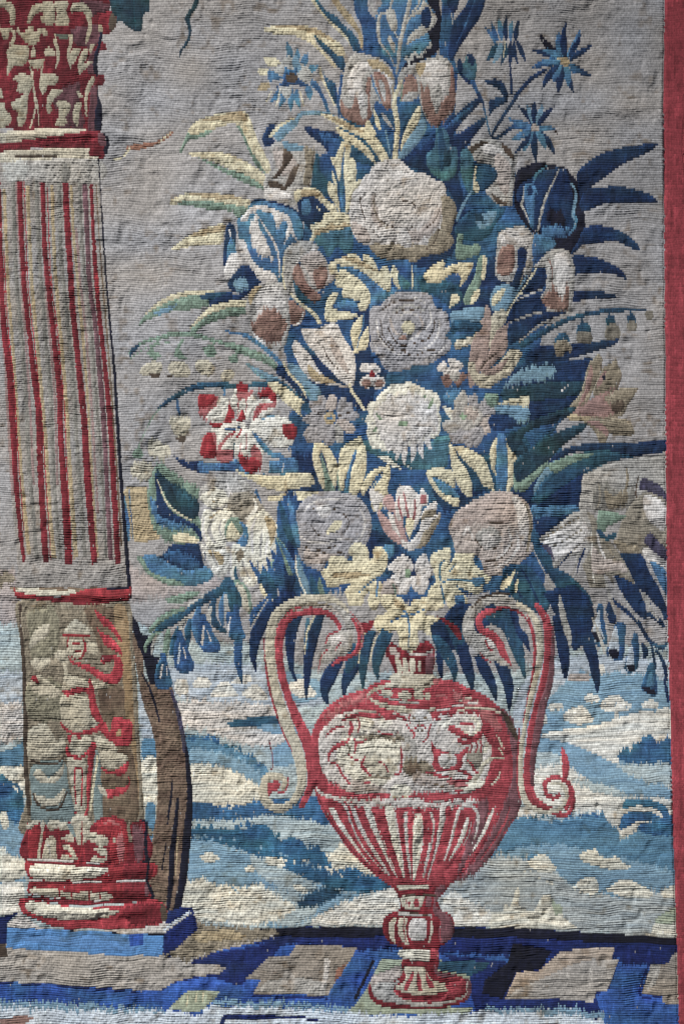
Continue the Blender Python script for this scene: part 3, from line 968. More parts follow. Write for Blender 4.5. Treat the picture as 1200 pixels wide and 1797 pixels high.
/petal
pw h3 517,597 524,600 530,608 545,625 560,650 580,668 600,675 610,680 580,676 550,670 530,650 520,630 512,612
ta h3 540,640 560,655 590,672 565,672 545,662
/petal
pw h2 562,578 575,568 590,568 602,590 615,610 622,625 624,650 620,675 612,680 600,665 585,645 575,610
rw h4 580,590 600,620 612,655 596,640 582,615
/petal
wh h2 534,583 550,605 570,630 595,655 612,668 605,674 580,650 555,622
br k1.5,2,2,1 566,604 574,625 590,645 600,650
br k1.5,1 552,592 562,606
/flower_stem
ye k4,5,6,5,3 612,672 618,688 628,702 636,715 640,722
@leaf_blade; thin yellow edged leaf running down beside the grey white tulip
nb 488,640 500,645 520,670 540,700 545,710 530,700 505,670 485,655
lb 505,640 520,640 535,655 545,670 560,680 562,695 550,710 540,695 525,670 512,660
ye k2,5,5,4,2 497,634 505,652 520,668 532,684 538,700
@long_leaf; long green and blue blade sweeping left to the red striped flower
bl k3,7,8,8,6 395,582 425,586 450,600 475,620 495,640
gn h3 380,598 410,602 440,612 465,622 485,638 484,648 470,640 445,630 420,620 400,608
gn k2,3,3,2 250,602 300,585 345,586 385,600
gn k2,2,2 228,630 262,608 300,600
lb h3 430,636 450,645 470,655 490,665 500,680 480,672 455,662
@leaf_blade; pale yellow leaf between the red striped flower and the grey daisy
bt h3 480,668 500,672 520,690 548,712 560,720 545,728 520,710
ye 468,674 480,668 492,674 505,682 520,694 535,706 528,712 528,722 530,732 518,722 500,706 485,694
@small_blossom; small four petalled white blossom with a crimson centre
/petal
pw h2 631,648 634,640 642,636 648,640 652,650 648,655 636,654
/petal
pw h2 650,636 658,638 667,646 666,654 654,656 650,648
/petal
pw h2 631,668 640,660 650,660 655,668 650,680 642,680 633,676
rs h3 633,670 642,666 650,668 648,679 640,680
/petal
pw h2 656,662 666,660 675,666 675,676 664,684 656,680 652,670
rs h3 658,670 668,667 674,672 668,680 660,680
/flower_centre
rb 648,655 653,651 658,655 656,662 650,663
@small_blossom; small white and rose blossom under the grey rose on its right
/petal
pw h2 766,645 774,636 782,636 784,648 776,654 768,652
/petal
pw h2 785,632 794,628 804,634 812,640 808,648 796,650 788,644
/petal
pw h2 776,654 786,646 802,650 806,658 795,664 782,664
/petal
rs h3 773,662 786,657 794,664 790,676 782,680 776,672
/petal
rs h3 794,662 806,656 818,656 818,664 808,674 804,682 798,674
wg h2 788,660 800,654 805,664 796,670
@grey_rose; ruffled grey rose with a yellow centre, middle of the bouquet
/petal
pg h2 648,548 655,538 668,536 680,522 700,512 735,511 755,518 760,530 765,540 782,548 787,562 788,580 780,590 790,598 790,612 780,622 765,632 758,638 745,640 740,642 725,640 718,648 700,651 680,650 670,640 662,625 650,612 650,595 648,575
/petal
wg k3,5,4 690,548 715,536 745,545
rw k3,6,4 684,560 690,580 705,592
rw k2,5,3 735,555 742,572 732,588
pw k2,3,2 698,556 715,548 735,556
pw k2,3,2 700,585 718,594 738,586
pw k2,3,3,2 660,560 665,590 680,612 705,625
pw k2,3,3,2 770,560 768,585 755,605 730,618
pw k2,2,2 655,600 668,625 685,640
pw k2,2,2 785,605 765,622 745,632
br k1,1.5,1 668,562 672,590 690,610
br k1,1.5,1 762,560 760,580 745,600
br k1,1.5,1 690,552 712,543 738,548
br k1.5,2,1 668,545 700,528 740,530
br k1,1.5,1 680,575 700,605 735,600 760,590
br k1,1.5,1 700,612 725,625 750,615 775,618
br k1,1 665,590 690,615 720,612
pw k2,3,2 690,520 725,522 750,535
pw k2,3,2 752,540 756,565 745,580
/flower_centre
ye h4 704,572 712,564 724,566 728,576 722,586 708,584
rs h3 700,592 712,590 712,596 702,597
@yellow_leaf; broken yellow leaf on navy right below the white peony
bt h5 735,485 760,490 800,500 810,525 790,540 760,520 738,510
tl h3 698,480 720,500 712,508 700,500
ye 744,482 752,472 762,464 774,458 780,462 778,472 790,466 805,462 828,462 827,472 822,485 812,498 806,504 808,488 800,480 790,482 780,490 770,496 755,496 745,492
ye k2,3,3 722,463 723,480 723,506
bl k5,6 729,463 729,508
@small_leaf; small yellow leaf tip under the broken yellow leaf
ye 790,520 800,517 806,522 804,530 796,536 788,540 790,528
@yellow_leaf; green and yellow curved leaf left of the small rose tulip
gn 838,455 850,450 848,480 838,510 825,534 812,532 818,510 832,485
ye 845,452 853,453 852,475 848,492 843,488 846,470
ye 832,512 840,508 841,516 836,526 828,534 824,530
@yellow_leaf; yellow spotted leaf left of the navy leaves below the small tulips
lb 868,505 885,500 900,505 905,520 890,550 880,560 860,540 860,520
ye h4 862,525 870,514 884,505 882,518 875,530 862,538
ye k3,4,3 945,460 925,500 900,535
tn k2,3,3,2 920,470 905,520 885,555 878,575
@white_peony; large white double peony at the heart of the bouquet
/petal
pw h2 617,345 622,335 632,325 640,310 650,303 652,295 665,285 690,281 705,283 722,300 745,305 760,315 775,320 782,335 785,400 760,430 700,440 640,430 625,420 615,398 613,372
/petal
tn h3 775,345 792,350 800,365 800,378 796,392 791,408 786,410 774,408 772,380
tn h4 760,405 785,408 795,420 792,432 775,445 758,448 748,440
tn h4 648,430 680,428 720,432 750,430 752,448 740,452 726,460 710,456 695,456 672,455 658,447
rw h4 620,390 640,400 650,420 640,428 625,418 617,400
br k1,1.5,1 640,330 632,355 640,385
br k1,1.5,1 650,310 680,300 715,300
br k1,1.5,1 770,400 762,425 745,440
br k1,1.5,1 690,440 692,425 700,415
wh k1.5,2,1.5 625,345 622,370 630,395
/petal
pw h3 640,310 690,295 740,315 770,340 775,380 770,400 745,420 715,432 690,425 665,412 655,392 640,370 632,340
rw h5 690,395 720,400 745,395 770,360 772,385 755,412 725,425 700,418
rw h5 655,340 665,380 675,400 660,395 650,370
/petal
pw h2 660,325 700,312 740,330 758,355 755,385 730,402 700,402 675,390 664,365
br k1,2,2,1.5,1 668,388 680,396 700,402 716,402 724,398
br k1,1.5,1 650,395 664,415 680,424
br k1,1.2,1 658,340 656,360 662,380
br k1,1.2,1 745,402 762,388 770,370
wg k2,3,2 672,340 700,328 732,342
wg k2,3,2 670,372 690,388 722,392
tn k1.5,2.5,1.5 655,350 660,380 680,402
tn k1.5,3,2 668,420 700,430 735,424
wg k1.5,2,1.5 690,350 715,345 735,360
br k1,1.5,1 700,352 722,356 730,370
wh h3 690,405 712,402 722,430 705,432
wh h3 650,395 665,405 682,425 668,420
wh h4 680,300 715,305 740,325 705,325
@teal_leaf; teal leaf right of the white peony below the tan rose
bt h4 800,395 825,370 850,368 880,365 885,372 870,392 860,410 845,422 820,424 800,415
lb h4 835,380 870,372 860,395 840,400
dt h5 832,378 848,378 845,390 835,388
gn h4 802,415 812,412 812,430 840,430 841,445 825,452 800,456
lb k3,6,3 800,390 812,360 828,335
@navy_iris; deep navy iris with pale rims beside the curved blue leaves
db 908,300 922,292 938,284 955,286 990,294 1000,305 1012,320 1022,360 1026,400 1018,430 1000,446 975,440 950,420 925,400 905,370 900,335
/petal
nb 905,330 920,312 945,300 972,296 985,310 968,330 955,345 945,390 940,410 925,390 915,365 906,350
db 908,302 925,292 945,286 960,290 945,305 920,318 908,330 903,350
bb k2,4,3,2 901,335 900,360 904,385 915,395
lg k3,4,4,3,2 920,325 917,350 914,360 922,375 930,395
bl k2,5,3 960,290 942,304 935,320
bl h3 920,325 935,322 945,345 938,340 936,395 930,400 925,375 920,355
nb h2 925,330 932,328 934,340 926,342
/petal
nb 965,298 990,296 1000,320 1004,345 1008,380 1005,405 990,418 970,418 950,412 948,390 958,350 972,320
db h6 960,370 985,372 990,395 965,395
lb k2,5,6,4 1000,320 1010,340 1005,375 1008,385
bl k3,5,3,2 1006,375 1010,390 1000,410 990,418
bl h5 952,400 975,398 1000,405 985,418 955,416
/vein
lg k2,3,4,4,4 980,297 970,320 958,345 949,375 942,412
db 978,430 985,420 1002,412 1012,400 1020,420 1012,436 1000,446 985,442
@long_leaf; uppermost curved navy leaf reaching to the red border
nb 1012,305 1025,288 1050,272 1080,262 1110,256 1135,254 1154,252 1142,265 1120,276 1090,290 1060,312 1035,330 1020,350 1014,330
@long_leaf; second curved navy leaf from the top on the right
nb 1020,345 1030,332 1050,330 1080,327 1110,332 1135,340 1150,350 1152,356 1135,357 1110,355 1085,355 1060,358 1040,365 1026,372 1016,362
@long_leaf; third curved navy leaf from the top on the right
nb 1025,400 1050,396 1075,400 1100,412 1118,428 1122,440 1105,434 1085,425 1065,424 1045,428 1025,428 1010,442 1000,446 1015,420
@long_leaf; fourth curved navy leaf from the top on the right
nb 1002,452 1020,449 1045,452 1070,462 1092,475 1100,490 1085,484 1060,480 1035,478 1012,482 1004,482
@leaf_blade; fifth short navy leaf on the right above the lily of the valley
nb 1005,515 1010,508 1035,508 1060,512 1084,520 1060,524 1030,524 1002,532
@tulip; small tulip with rose heart under the navy iris, left of two
/petal
wg 873,412 880,405 895,400 918,398 928,405 935,415 934,440 935,465 930,480 922,488 918,480 922,460 924,445 915,436 908,440 910,465 905,485 898,495 890,498 875,492 868,480 869,455 871,430
wh h3 875,412 895,402 920,404 930,420 925,432 900,430 880,430
/petal
rs h3 876,440 885,432 897,430 902,440 902,465 896,480 886,484 874,482 870,470
/petal
nb 908,440 920,436 924,448 918,462 914,485 905,498 892,505 900,490 907,470
bl 935,416 950,412 975,425 965,440 945,450 935,470
@tulip; small tulip with rose tip under the navy iris, right of two
/petal
wg 935,470 945,458 960,445 975,438 995,440 1002,452 1008,475 1006,505 1003,530 1000,546 985,550 965,548 950,540 948,520 955,510 958,490 956,470 945,470
wh h4 972,450 990,445 1000,465 998,495 985,510 975,490
wh h3 975,500 990,500 988,520 975,518
/petal
rs h5 952,518 965,512 970,500 985,525 994,495 998,520 996,540 985,546 965,546 952,535
rs k1.5,2,2 962,455 968,475 968,510
@long_leaf; navy leaves crossed by pale stems below the two small tulips
nb 912,510 930,490 945,472 957,475 958,490 953,505 940,510 920,515
nb 905,525 925,515 945,518 950,530 960,545 940,560 915,575 895,590 888,570
@flower_spray; green arching spray hung with pale yellow bells, left above the red striped flower
gn k3,6,6,7,7,6 226,620 250,602 285,592 320,588 350,591 385,600
gn k6,7,8,9,9,8 385,600 410,610 430,618 455,628 475,638 484,646
gn k5,6,3 322,596 314,610 310,625
gn h2 312,608 322,622 328,630 310,628 306,622
gn k4,5,3 378,600 368,612 360,620
gn h2 356,612 372,606 380,620 368,628
gn k4,5,3 285,592 272,605 262,618
gn h2 258,618 272,616 284,626 268,630
gn k4,5,4 426,616 414,622 404,634
gn h2 402,626 416,622 416,638 404,634
bt h4 230,612 245,604 238,616 228,626
/bell
yg h4 262,636 275,634 285,640 282,655 268,660 246,656 250,644
br h2 264,656 282,654 280,662 266,662
/bell
yg h4 300,636 320,634 332,645 333,660 310,662 296,650
br h2 292,658 304,660 296,663
/bell
yg h4 345,634 360,630 374,640 376,650 368,660 350,655 344,645
/bell
yg h4 388,660 394,650 406,648 412,658 404,668 392,668
@flower_spray; blue arching stem with drooping tan bells, left of the red striped flower
bt k5,7,9,10,11,10,10,9 278,718 295,704 315,692 335,682 360,676 395,676 430,677 470,674
gn k1,2,3,2 240,790 256,755 268,732 282,716
bl k4,5,5 311,700 312,715 316,728
bl k4,4 394,680 394,696
gn h3 232,795 244,785 252,798 244,806 234,802
/bell
yg h5 300,732 318,730 335,738 330,762 318,770 306,760 298,746
br h2 308,768 326,764 322,778 314,774
/bell
yg h5 262,772 280,775 296,785 300,798 285,808 264,802 260,788
@pale_blossom; crumpled cream bell cluster above the large blue green leaf
yg h6 236,812 256,812 270,822 262,842 240,842 228,828
@striped_flower; white flower with crimson striped petals at the left of the bouquet
/petal
rb h3 348,694 356,690 378,694 384,702 374,712 362,720 352,728 348,710
pk h5 348,722 362,715 374,708 382,700 392,712 400,735 395,742 375,740 360,738 352,732
cw h4 362,732 368,722 382,712 390,718 396,735 384,742 370,740
/petal
cw 382,702 388,696 400,700 404,704 406,722 402,738 394,728 382,716
rb h4 402,702 408,715 412,730 408,738 395,738 400,720
/petal
cw 404,706 410,690 415,682 440,690 452,706 445,720 435,736 420,736 414,720 406,716
rb h4 414,675 422,671 434,674 435,684 430,690 418,688
pk h4 416,688 432,688 445,684 440,695 430,700 418,700
pk k1.5 418,688 418,730
pk k1.5 432,696 432,725
/petal
cw 440,735 446,715 456,700 470,700 488,690 490,702 480,720 462,732 446,742
rb h5 452,690 462,681 476,682 485,692 484,706 474,702 462,695 456,698
pk h4 446,722 456,708 478,706 484,702 482,714 462,720 452,732 444,736
rb k1.5,2,1.5 445,738 452,722 466,708
/petal
cw 440,742 460,735 480,730 500,732 515,745 520,762 512,780 500,786 482,786 465,775 450,762 440,758
lb k2,3,2 458,738 468,732 482,731
/petal
rb h3 497,745 508,743 520,748 522,762 515,770 502,768 496,758
/petal
cw 372,750 390,744 412,742 430,745 432,760 425,780 408,808 395,812 380,806 376,785 370,765
pk h4 382,784 398,764 416,756 404,766 392,780 386,790
pk h4 378,792 392,790 410,792 408,808 395,812 382,808
pk h4 354,772 364,762 378,760 380,780 378,798 370,800
/petal
rb h3 352,786 356,772 366,758 372,762 378,782 380,800 372,804 358,803 351,798
/petal
cw 426,758 445,752 460,775 462,790 460,806 440,800 425,804 418,790
rb h5 419,796 430,802 442,800 456,802 460,815 452,828 438,832 424,826 419,810
pk h4 444,782 454,788 460,800 458,812 450,805 440,798
pk k1.5 422,775 422,795
pk k1.5 432,762 432,790
/flower_centre
rb h3 368,744 378,740 388,744 400,736 412,740 418,732 424,720 430,728 428,738 412,742 395,742 386,750 372,748
cw h2 390,746 410,740 428,742 424,750 400,752
bl k2,3,2 390,750 405,754 425,748
rb k3,4,3 405,766 408,762 412,755
rb k3,4,3 414,768 420,762 424,754
bt k2,2 411,775 410,806
@leaf_blade; blue blade under the red striped flower sweeping to the left
nb 306,800 318,806 335,810 350,811 352,828 340,826 325,820 314,812
bl h4 348,811 370,812 400,812 415,806 422,816 436,830 470,830 474,810 495,806 520,806 520,832 480,832 430,832 400,826 370,828 350,828
wh k1.5,2 498,812 494,832
@leaf_blade; short blue blade crossing the lower right petal of the red striped flower
bl 441,759 448,760 455,768 466,780 478,792 492,796 505,805 500,808 480,803 468,796 458,784 448,770
@yellow_leaf; pale yellow leaf under the blue blade left of the yellow leaf pair
ye 412,824 425,828 440,834 470,834 500,834 500,830 545,832 548,836 552,850 530,856 505,860 480,860 460,854 440,842 422,834
ye k1.5 500,848 550,852
ye 462,876 490,868 520,863 548,862 560,866 548,876 520,880 490,878
nb h3 520,858 550,852 580,860 560,864 520,862
@grey_daisy; grey daisy with a tiny blue centre right of the red striped flower
/petal
pg h2 557,700 560,695 570,696 575,720 560,722
/petal
rw h2 572,710 576,696 582,690 590,698 590,715 582,722 574,720
/petal
pg h2 592,712 596,700 606,696 608,704 618,708 618,722 606,728 592,724
/petal
pg h2 595,722 615,718 630,728 624,736 605,738 592,732
/petal
rw h3 594,734 612,740 622,748 624,756 612,762 598,752 590,742
/petal
wg h2 588,742 600,752 603,768 600,778 590,776 582,760
/petal
pg h2 570,742 585,742 588,770 578,784 568,776 560,760
/petal
pg h2 548,742 570,738 572,768 556,778 540,776 534,766 533,758
/petal
pg h2 542,706 556,704 568,716 568,730 552,730 545,718
/petal
pg h2 530,735 540,728 560,722 570,730 566,742 545,744 534,740
br k1.5,1 594,730 618,722
br k1.5,1 552,722 566,730
/flower_centre
ta h2 568,730 576,724 588,728 586,742 574,744
bl 574,732 582,730 583,736 576,737
@white_dahlia; big white and cream dahlia under the grey rose
tl h4 620,775 660,775 700,790 740,790 770,765 790,770 786,800 780,820 730,826 700,815 660,800
cy h2 643,716 650,706 660,704 662,696 675,684 688,674 700,675 706,674 712,671 725,672 735,678 750,684 765,690 772,705 770,722 773,738 768,765 745,772 715,785 680,790 655,788 648,775 643,762 645,745 640,740 646,725
/petal
pw h6 690,695 720,690 745,700 765,725 768,755 745,768 720,780 690,790 670,775 660,750 655,730 665,715
wh h4 680,690 700,700 725,695 740,705 765,712 760,730 720,725 680,720
/petal
pw L12 690,775 680,794
/petal
pw L9 700,775 694,810
/petal
pw L11 710,770 709,818
/petal
pw L12 726,768 722,812
/petal
pw L11 738,765 743,806
/petal
pw L11 748,762 756,790
/petal
cy L12 665,775 652,790
/petal
cy h3 662,800 680,800 690,810 700,818 705,824 690,820 676,812
cy k2 710,815 722,822
wg k1.5,2,1 665,712 680,725
wg k1.5,2,1 688,700 692,718
wg k1.5,2,1 715,697 712,716
wg k1.5,2,1 738,705 730,722
wg k1.5,2,1 760,725 742,735
wg k1.5,2,1 768,748 745,750
wg k1.5,2,1 755,768 738,760
wg k1.5,2,1 660,765 680,755
wg k1.5,2,1 652,742 675,742
wg k1.5,2,1 695,780 700,762
/flower_centre
gg h2 698,742 704,738 714,740 714,746 706,749 699,747
gg h2 658,724 666,730 670,736 664,734
gg h2 750,714 758,700 760,706 754,716
gg h2 742,700 745,693 748,700
gg h2 654,755 664,748 660,756
@rosy_daisy; faded pinkish grey daisy right of the white dahlia
bl h5 776,694 790,688 800,684 812,690 812,700 795,712 780,705
/petal
wg h3 795,706 806,690 812,684 816,690 822,705 815,715 800,722
/petal
pg h3 820,700 830,692 838,696 838,710 852,698 856,706 840,722 825,720
/petal
pg h3 838,718 856,708 868,718 864,730 845,735
/petal
rw h3 840,734 862,730 860,745 860,758 855,762 842,760 834,745
/petal
pg h3 820,745 840,745 848,760 842,778 832,785 820,770
/petal
pg h3 805,750 825,755 830,782 820,785 812,778 800,778 798,765
/petal
pg h3 790,750 805,752 808,776 790,776
/petal
wg h3 776,742 795,735 805,745 798,760 782,758
/petal
cy h3 776,712 786,716 800,722 805,735 790,735 782,725
/petal
wg h3 796,718 825,712 845,725 840,745 820,755 800,750 792,738
rw h5 815,715 840,725 830,740 818,735
/flower_centre
gg h2 806,728 812,726 818,730 814,735 806,734
@small_rose_tulip; faded pinkish open tulip with three pointed petals right of the grey rose
/petal
yg h2 822,600 826,592 838,586 850,580 855,565 868,548 885,545 888,560 880,575 870,595 860,612 840,612 828,612
/petal
rt h3 820,665 822,640 826,605 835,585 845,560 850,540 855,538 860,550 860,575 858,600 855,625 842,650 832,675 824,680
ta k2,2,3 850,542 842,565 832,590
/petal
rt h3 842,650 855,625 862,600 872,580 885,572 892,566 893,580 892,600 885,620 865,640 850,655
br k1,3,2 842,648 855,632 872,620
/petal
yg h3 820,640 830,635 838,655 850,655 870,642 885,625 896,612 915,620 905,640 895,658 875,668 860,680 845,681 835,676 825,662
rt h4 850,655 880,635 890,630 880,650 860,660
yg h3 796,604 804,596 818,594 828,594 822,606 808,612 800,615
@teal_leaf; teal leaf crossing left of the faded open tulip
lb h3 790,550 810,543 830,540 848,540 846,560 830,570 805,570 792,565
bt h4 792,565 830,565 845,572 835,585 810,582 792,585
@flower_stem; pale blue stems between the two small tulips
ye k2,3,3,2 935,478 918,505 900,530 888,555
lb k3,4,3 925,482 908,510 895,535
wg k2,4,3 950,508 920,520 905,530
wg k2,4,3,2 985,542 940,550 905,562 890,570
wg k2,5,5,3 1010,545 975,558 945,572 910,600
@long_leaf; broad navy leaves fanning right under the navy iris
nb 892,570 920,562 950,550 985,545 994,548 975,556 945,568 920,590 892,604
nb 925,620 945,608 980,605 1010,603 1040,600 1070,595 1087,592 1078,605 1050,615 1025,622 1000,630 970,636 940,640 922,640
@navy_leaf; navy blades on teal ground right of the faded open tulip
nb h3 880,690 900,650 925,636 1000,632 1040,630 1030,665 1022,700 1010,720 940,720 890,715
lb h5 882,680 900,660 925,645 960,640 975,648 965,665 930,672 900,678
dt h4 882,684 930,675 1000,668 1025,672 1018,692 940,704 900,712 880,700
nb h3 925,715 960,712 1000,712 992,726 965,738 930,742 910,748 890,750
pw k1.5 984,687 998,674
@lily_of_the_valley; navy spray hung with small brown bells below the right leaves
bt k11,11,9,8,8,8,6,4 912,608 945,588 980,568 1010,556 1040,549 1075,544 1105,543 1133,545
bt k4,6 1020,560 1022,570
bt k4,4 1068,548 1070,556
bt k4,4 1106,545 1107,553
/bell
bt 974,594 982,584 994,586 1000,600 985,606 973,604
tn h3 972,602 990,596 1002,606 1001,618 992,616 988,624 976,624 972,612
/bell
bt 1012,576 1018,567 1032,568 1038,580 1026,588 1012,586
bg h3 1012,584 1026,582 1038,586 1038,600 1025,603 1012,600
/bell
bt 1062,560 1068,553 1078,556 1078,572 1066,572
bg h3 1064,572 1078,568 1087,576 1088,590 1075,596 1062,592
/bell
bt 1100,556 1108,550 1116,558 1114,566 1102,566
bg h3 1100,566 1114,564 1118,574 1112,581 1102,578
/bell
bg h3 1132,548 1142,544 1146,556 1138,562 1132,556
@ragged_tulip; faded tan and pink tulip with ragged petals near the red border
/petal
tn h3 990,728 1005,705 1018,690 1025,665 1032,640 1045,625 1050,621 1056,630 1056,645 1048,665 1040,685 1028,710 1010,732
pk2 h5 1000,725 1020,700 1030,660 1036,640 1040,655 1035,680 1022,708 1010,728
/petal
tn h3 1040,690 1055,650 1070,638 1080,630 1084,640 1090,652 1088,670 1080,690 1060,705
pk2 h4 1048,670 1062,648 1060,665 1048,680
db 1056,660 1060,656 1062,664 1058,668
/petal
tn h3 1010,728 1030,715 1050,700 1080,685 1100,680 1118,680 1110,698 1100,712 1092,728 1070,735 1040,735
pk2 h6 1010,728 1035,700 1080,680 1060,700 1080,720 1060,732 1035,730
br h5 1072,712 1090,700 1095,715 1080,725
/petal
tn h3 1022,738 1050,735 1090,735 1105,740 1112,755 1108,764 1080,765 1068,762 1062,780 1057,792 1050,775 1040,755
pk2 h4 1030,740 1050,740 1065,755 1064,765 1045,750
/petal
ta h3 992,722 1010,728 1035,732 1025,740 1000,738
@yellow_leaf; yellow and pale blue leaf on navy right of the rosy daisy
gn 850,693 872,692 872,712 856,712
ye h3 872,710 890,702 908,698 926,694 927,708 924,718 915,714 900,710 885,712
lb h5 868,716 890,712 912,714 928,720 926,740 912,745 890,732 872,728
nb h4 860,730 885,728 905,738 900,750 870,756 856,745
@leaf_pair; pair of pale yellow leaves rising left of the grey blossoms
gn 563,792 568,810 580,840 590,862 600,864 600,866 570,864 565,830
gn k8,10 594,820 598,862
ye 551,780 560,776 570,780 580,790 590,808 593,820 588,855 578,835 570,805 563,792 562,810 568,832 569,858 562,850 553,825 548,805
ye 594,810 598,790 608,778 620,772 632,766 636,775 642,790 643,820 636,850 626,868 613,868 612,845 618,820 625,800 624,790 618,815 606,840 602,862 595,850
bl k2,6,8 625,788 615,820 608,864
ye 648,830 660,822 675,818 685,820 684,840 680,855 682,872 688,880 672,890 660,900 652,890 650,870 655,850 665,840 672,828 660,836 650,852 640,865 636,872 634,860 638,845
bl k2,4 672,832 650,862
@leaf_fan; yellow leaf fan rising right of the white dahlia above the blush rose
bt h3 786,780 800,800 815,830 830,860 850,860 870,865 900,860 930,790 910,760 880,764 862,790 850,800
ye 787,781 794,783 803,804 818,824 825,842 828,860 826,873 818,870 806,858 797,840 791,815
ye 796,783 815,785 830,792 845,802 856,820 862,840 866,862 858,858 845,850 835,830 815,810 803,795
ye 858,800 862,780 870,768 877,763 872,790 868,820 870,835 862,822
bl 872,764 884,764 888,780 890,810 888,860 872,862 870,820
ye 887,770 898,782 905,800 905,830 900,850 893,862 888,860 890,830 890,800
ye 747,830 760,822 780,822 792,825 798,850 795,856 780,846 764,838 768,850 780,868 795,872 804,876 803,890 790,885 770,870 755,850
bl h2 760,838 780,848 795,858 805,872 790,870 775,864 764,850
@green_leaf; grey green leaves rising above the blush rose on the right
gn h3 908,860 912,845 925,820 940,800 955,795 960,800 958,820 945,835 930,850 920,862
gn h3 900,830 912,820 918,838 908,860 902,862
lb h4 935,858 950,830 965,812 985,805 1010,800 1040,796 1080,800 1060,815 1030,830 1000,850 975,872 955,885 940,880
bt h6 940,860 965,830 1000,815 1030,810 1000,835 970,860 950,876
gn h4 960,815 990,804 1020,798 1000,812 970,822
bl h2 930,890 960,888 1012,888 1012,900 960,908 930,912
@navy_leaf; navy blades with pale gaps between the ragged tulip and the green leaves
dt h3 888,770 920,748 940,735 1000,714 1010,718 990,735 985,740 960,745 930,755 915,770 925,790 905,800
bt k3,5,6,5 985,733 965,760 940,782 910,810
dt h3 900,815 920,795 950,775 985,755 1015,745 1030,742 1022,756 1000,772 980,788 965,805 945,820 920,840 905,845
@long_leaf; navy band reaching the red border above the large crumpled grey bloom
nb 965,806 985,790 1010,782 1040,778 1070,778 1110,777 1170,774 1170,796 1140,797 1110,802 1080,800 1040,792 1005,795 980,805
bt h3 990,806 1020,795 1060,790 1100,798 1110,803 1080,808 1050,818 1020,835 1000,850 980,880 955,885 930,880 950,850 970,825
gn h4 962,818 990,802 1030,794 1040,798 1000,815 975,830
@navy_leaf; navy ground between the blush rose and the large crumpled grey bloom
nb 975,862 1000,845 1022,832 1024,850 1018,880 1012,905 990,925 965,940 950,950 940,935 935,905 940,890
bl h3 932,892 970,888 1012,888 1010,902 970,906 934,908
bt 930,925 945,940 948,960 965,975 975,995 1000,1010 1030,1040 1040,1065 1010,1060 985,1040 965,1015 945,980 930,960
@blue_green_leaf; large leaf curling upward beside the column, green below and dark teal above
/blade
gn h5 262,845 272,820 285,812 300,825 330,845 350,860 345,900 355,920 350,952 300,952 280,940 268,925 262,900 258,870
dt h5 275,822 285,835 300,845 318,852 335,868 348,878 350,895 340,912 325,908 310,898 295,880 284,860 276,840
bt h5 300,850 330,870 340,890 320,890
nb h3 272,830 280,850 284,868 292,885 305,900 325,912 345,922 354,935 353,950 340,930 318,922 295,918 280,905 268,890 263,870 274,880
bl h5 263,872 275,890 280,905 320,920 335,926 310,930 280,922 268,905
ye k2,2.5,3,3,3 276,842 285,866 296,886 312,900 338,915
ye h3 305,938 330,938 352,950 345,952 310,952
@blue_green_leaf; large leaf drooping below the upturned one, navy above with a green lower edge
nb 300,957 320,955 345,953 352,965 356,985 362,1000 340,1015 320,1010 290,990 275,985 290,970
bl h4 248,978 270,973 300,990 330,1000 360,995 372,1002 372,1015 350,1026 320,1028 290,1018 265,1005 252,990
bb h5 285,975 310,968 350,985 340,1000 310,992
gn h4 240,978 252,980 262,1000 285,1012 315,1020 322,1028 300,1028 280,1020 260,1008 250,995
@cream_bloom; large torn cream bloom with a blue green centre at left of the bouquet
~200 800 4
bb h4 990,240 1060,380 1150,480 1200,520 1210,860 1100,900 1000,900 950,800 960,600
/petal
wg h3 600,260 650,190 780,120 900,150 980,250 1040,360 1000,420 900,400 780,380 650,340
cy k3,14,18,10 660,250 700,230 760,250 800,300
pw k4,20,26,14 790,170 800,230 830,270 880,290
tn k4,14,20,14,6 820,260 835,300 840,340 850,380
wh k3,10,8 870,200 920,260 960,320
/petal
wg2 h3 860,250 960,260 1030,330 1055,385 960,440 900,460 850,420 800,370 800,300
cw k6,22,26,12 980,300 1000,360 970,410 920,450
tn k3,12,14,6 880,300 900,350 880,400
/petal
cy 600,290 680,240 740,235 800,300 770,350 700,370 650,350
ta k3,12,10 680,330 720,315 760,320
/petal
cy 615,420 650,370 700,390 800,370 860,430 800,470 790,560 780,650 700,660 640,610 612,520
wg k6,22,30,22,8 700,430 670,500 680,570 720,620
wh k6,14,14,8 632,430 622,520 650,600
ta k3,12,14,8 720,400 690,430 660,440
wg k4,14,10 760,440 740,500 750,560
/petal
cw 612,610 660,640 740,665 800,640 815,700 812,790 760,850 700,825 670,760 630,700
ta k8,40,60,50,20 660,670 700,690 740,720 760,770
wg k3,14,18,8 690,660 700,720 740,790
wh k5,12,12,5 622,620 640,700 690,800
bb k2,8,3 640,680 642,720 636,740
/petal
cy 820,640 930,640 945,700 965,780 1010,880 960,920 900,870 865,790 850,860 822,840
tn k20,60,50,20 880,660 885,700 870,740
wh k6,14,14,6 825,640 820,740 830,830
wg k4,16,20,8 900,740 920,800 960,870
bt k4,20,26,8 855,780 852,830 870,870
/petal
cy 930,470 1000,400 1060,380 1120,440 1165,540 1175,610 1130,575 1142,690 1100,655 1112,745 1068,715 1080,800 1040,760 1042,830 1000,790 960,740 940,680 930,600
ta k20,60,60,30,8 1060,430 1100,480 1110,560 1100,640
wh k8,20,20,10 1000,430 965,540 975,680
wg k4,16,16,8 1040,520 1030,620 1030,720
pw k3,10,10,4 1080,560 1070,640 1060,700
bb k2,8,2 1010,740 1012,780 1000,800
/flower_centre
gn 790,460 860,430 905,500 890,560 830,590 780,570
ye 800,500 830,465 850,500 885,560 850,600 790,590
bl 880,460 930,490 942,570 930,630 860,615 900,560 905,510
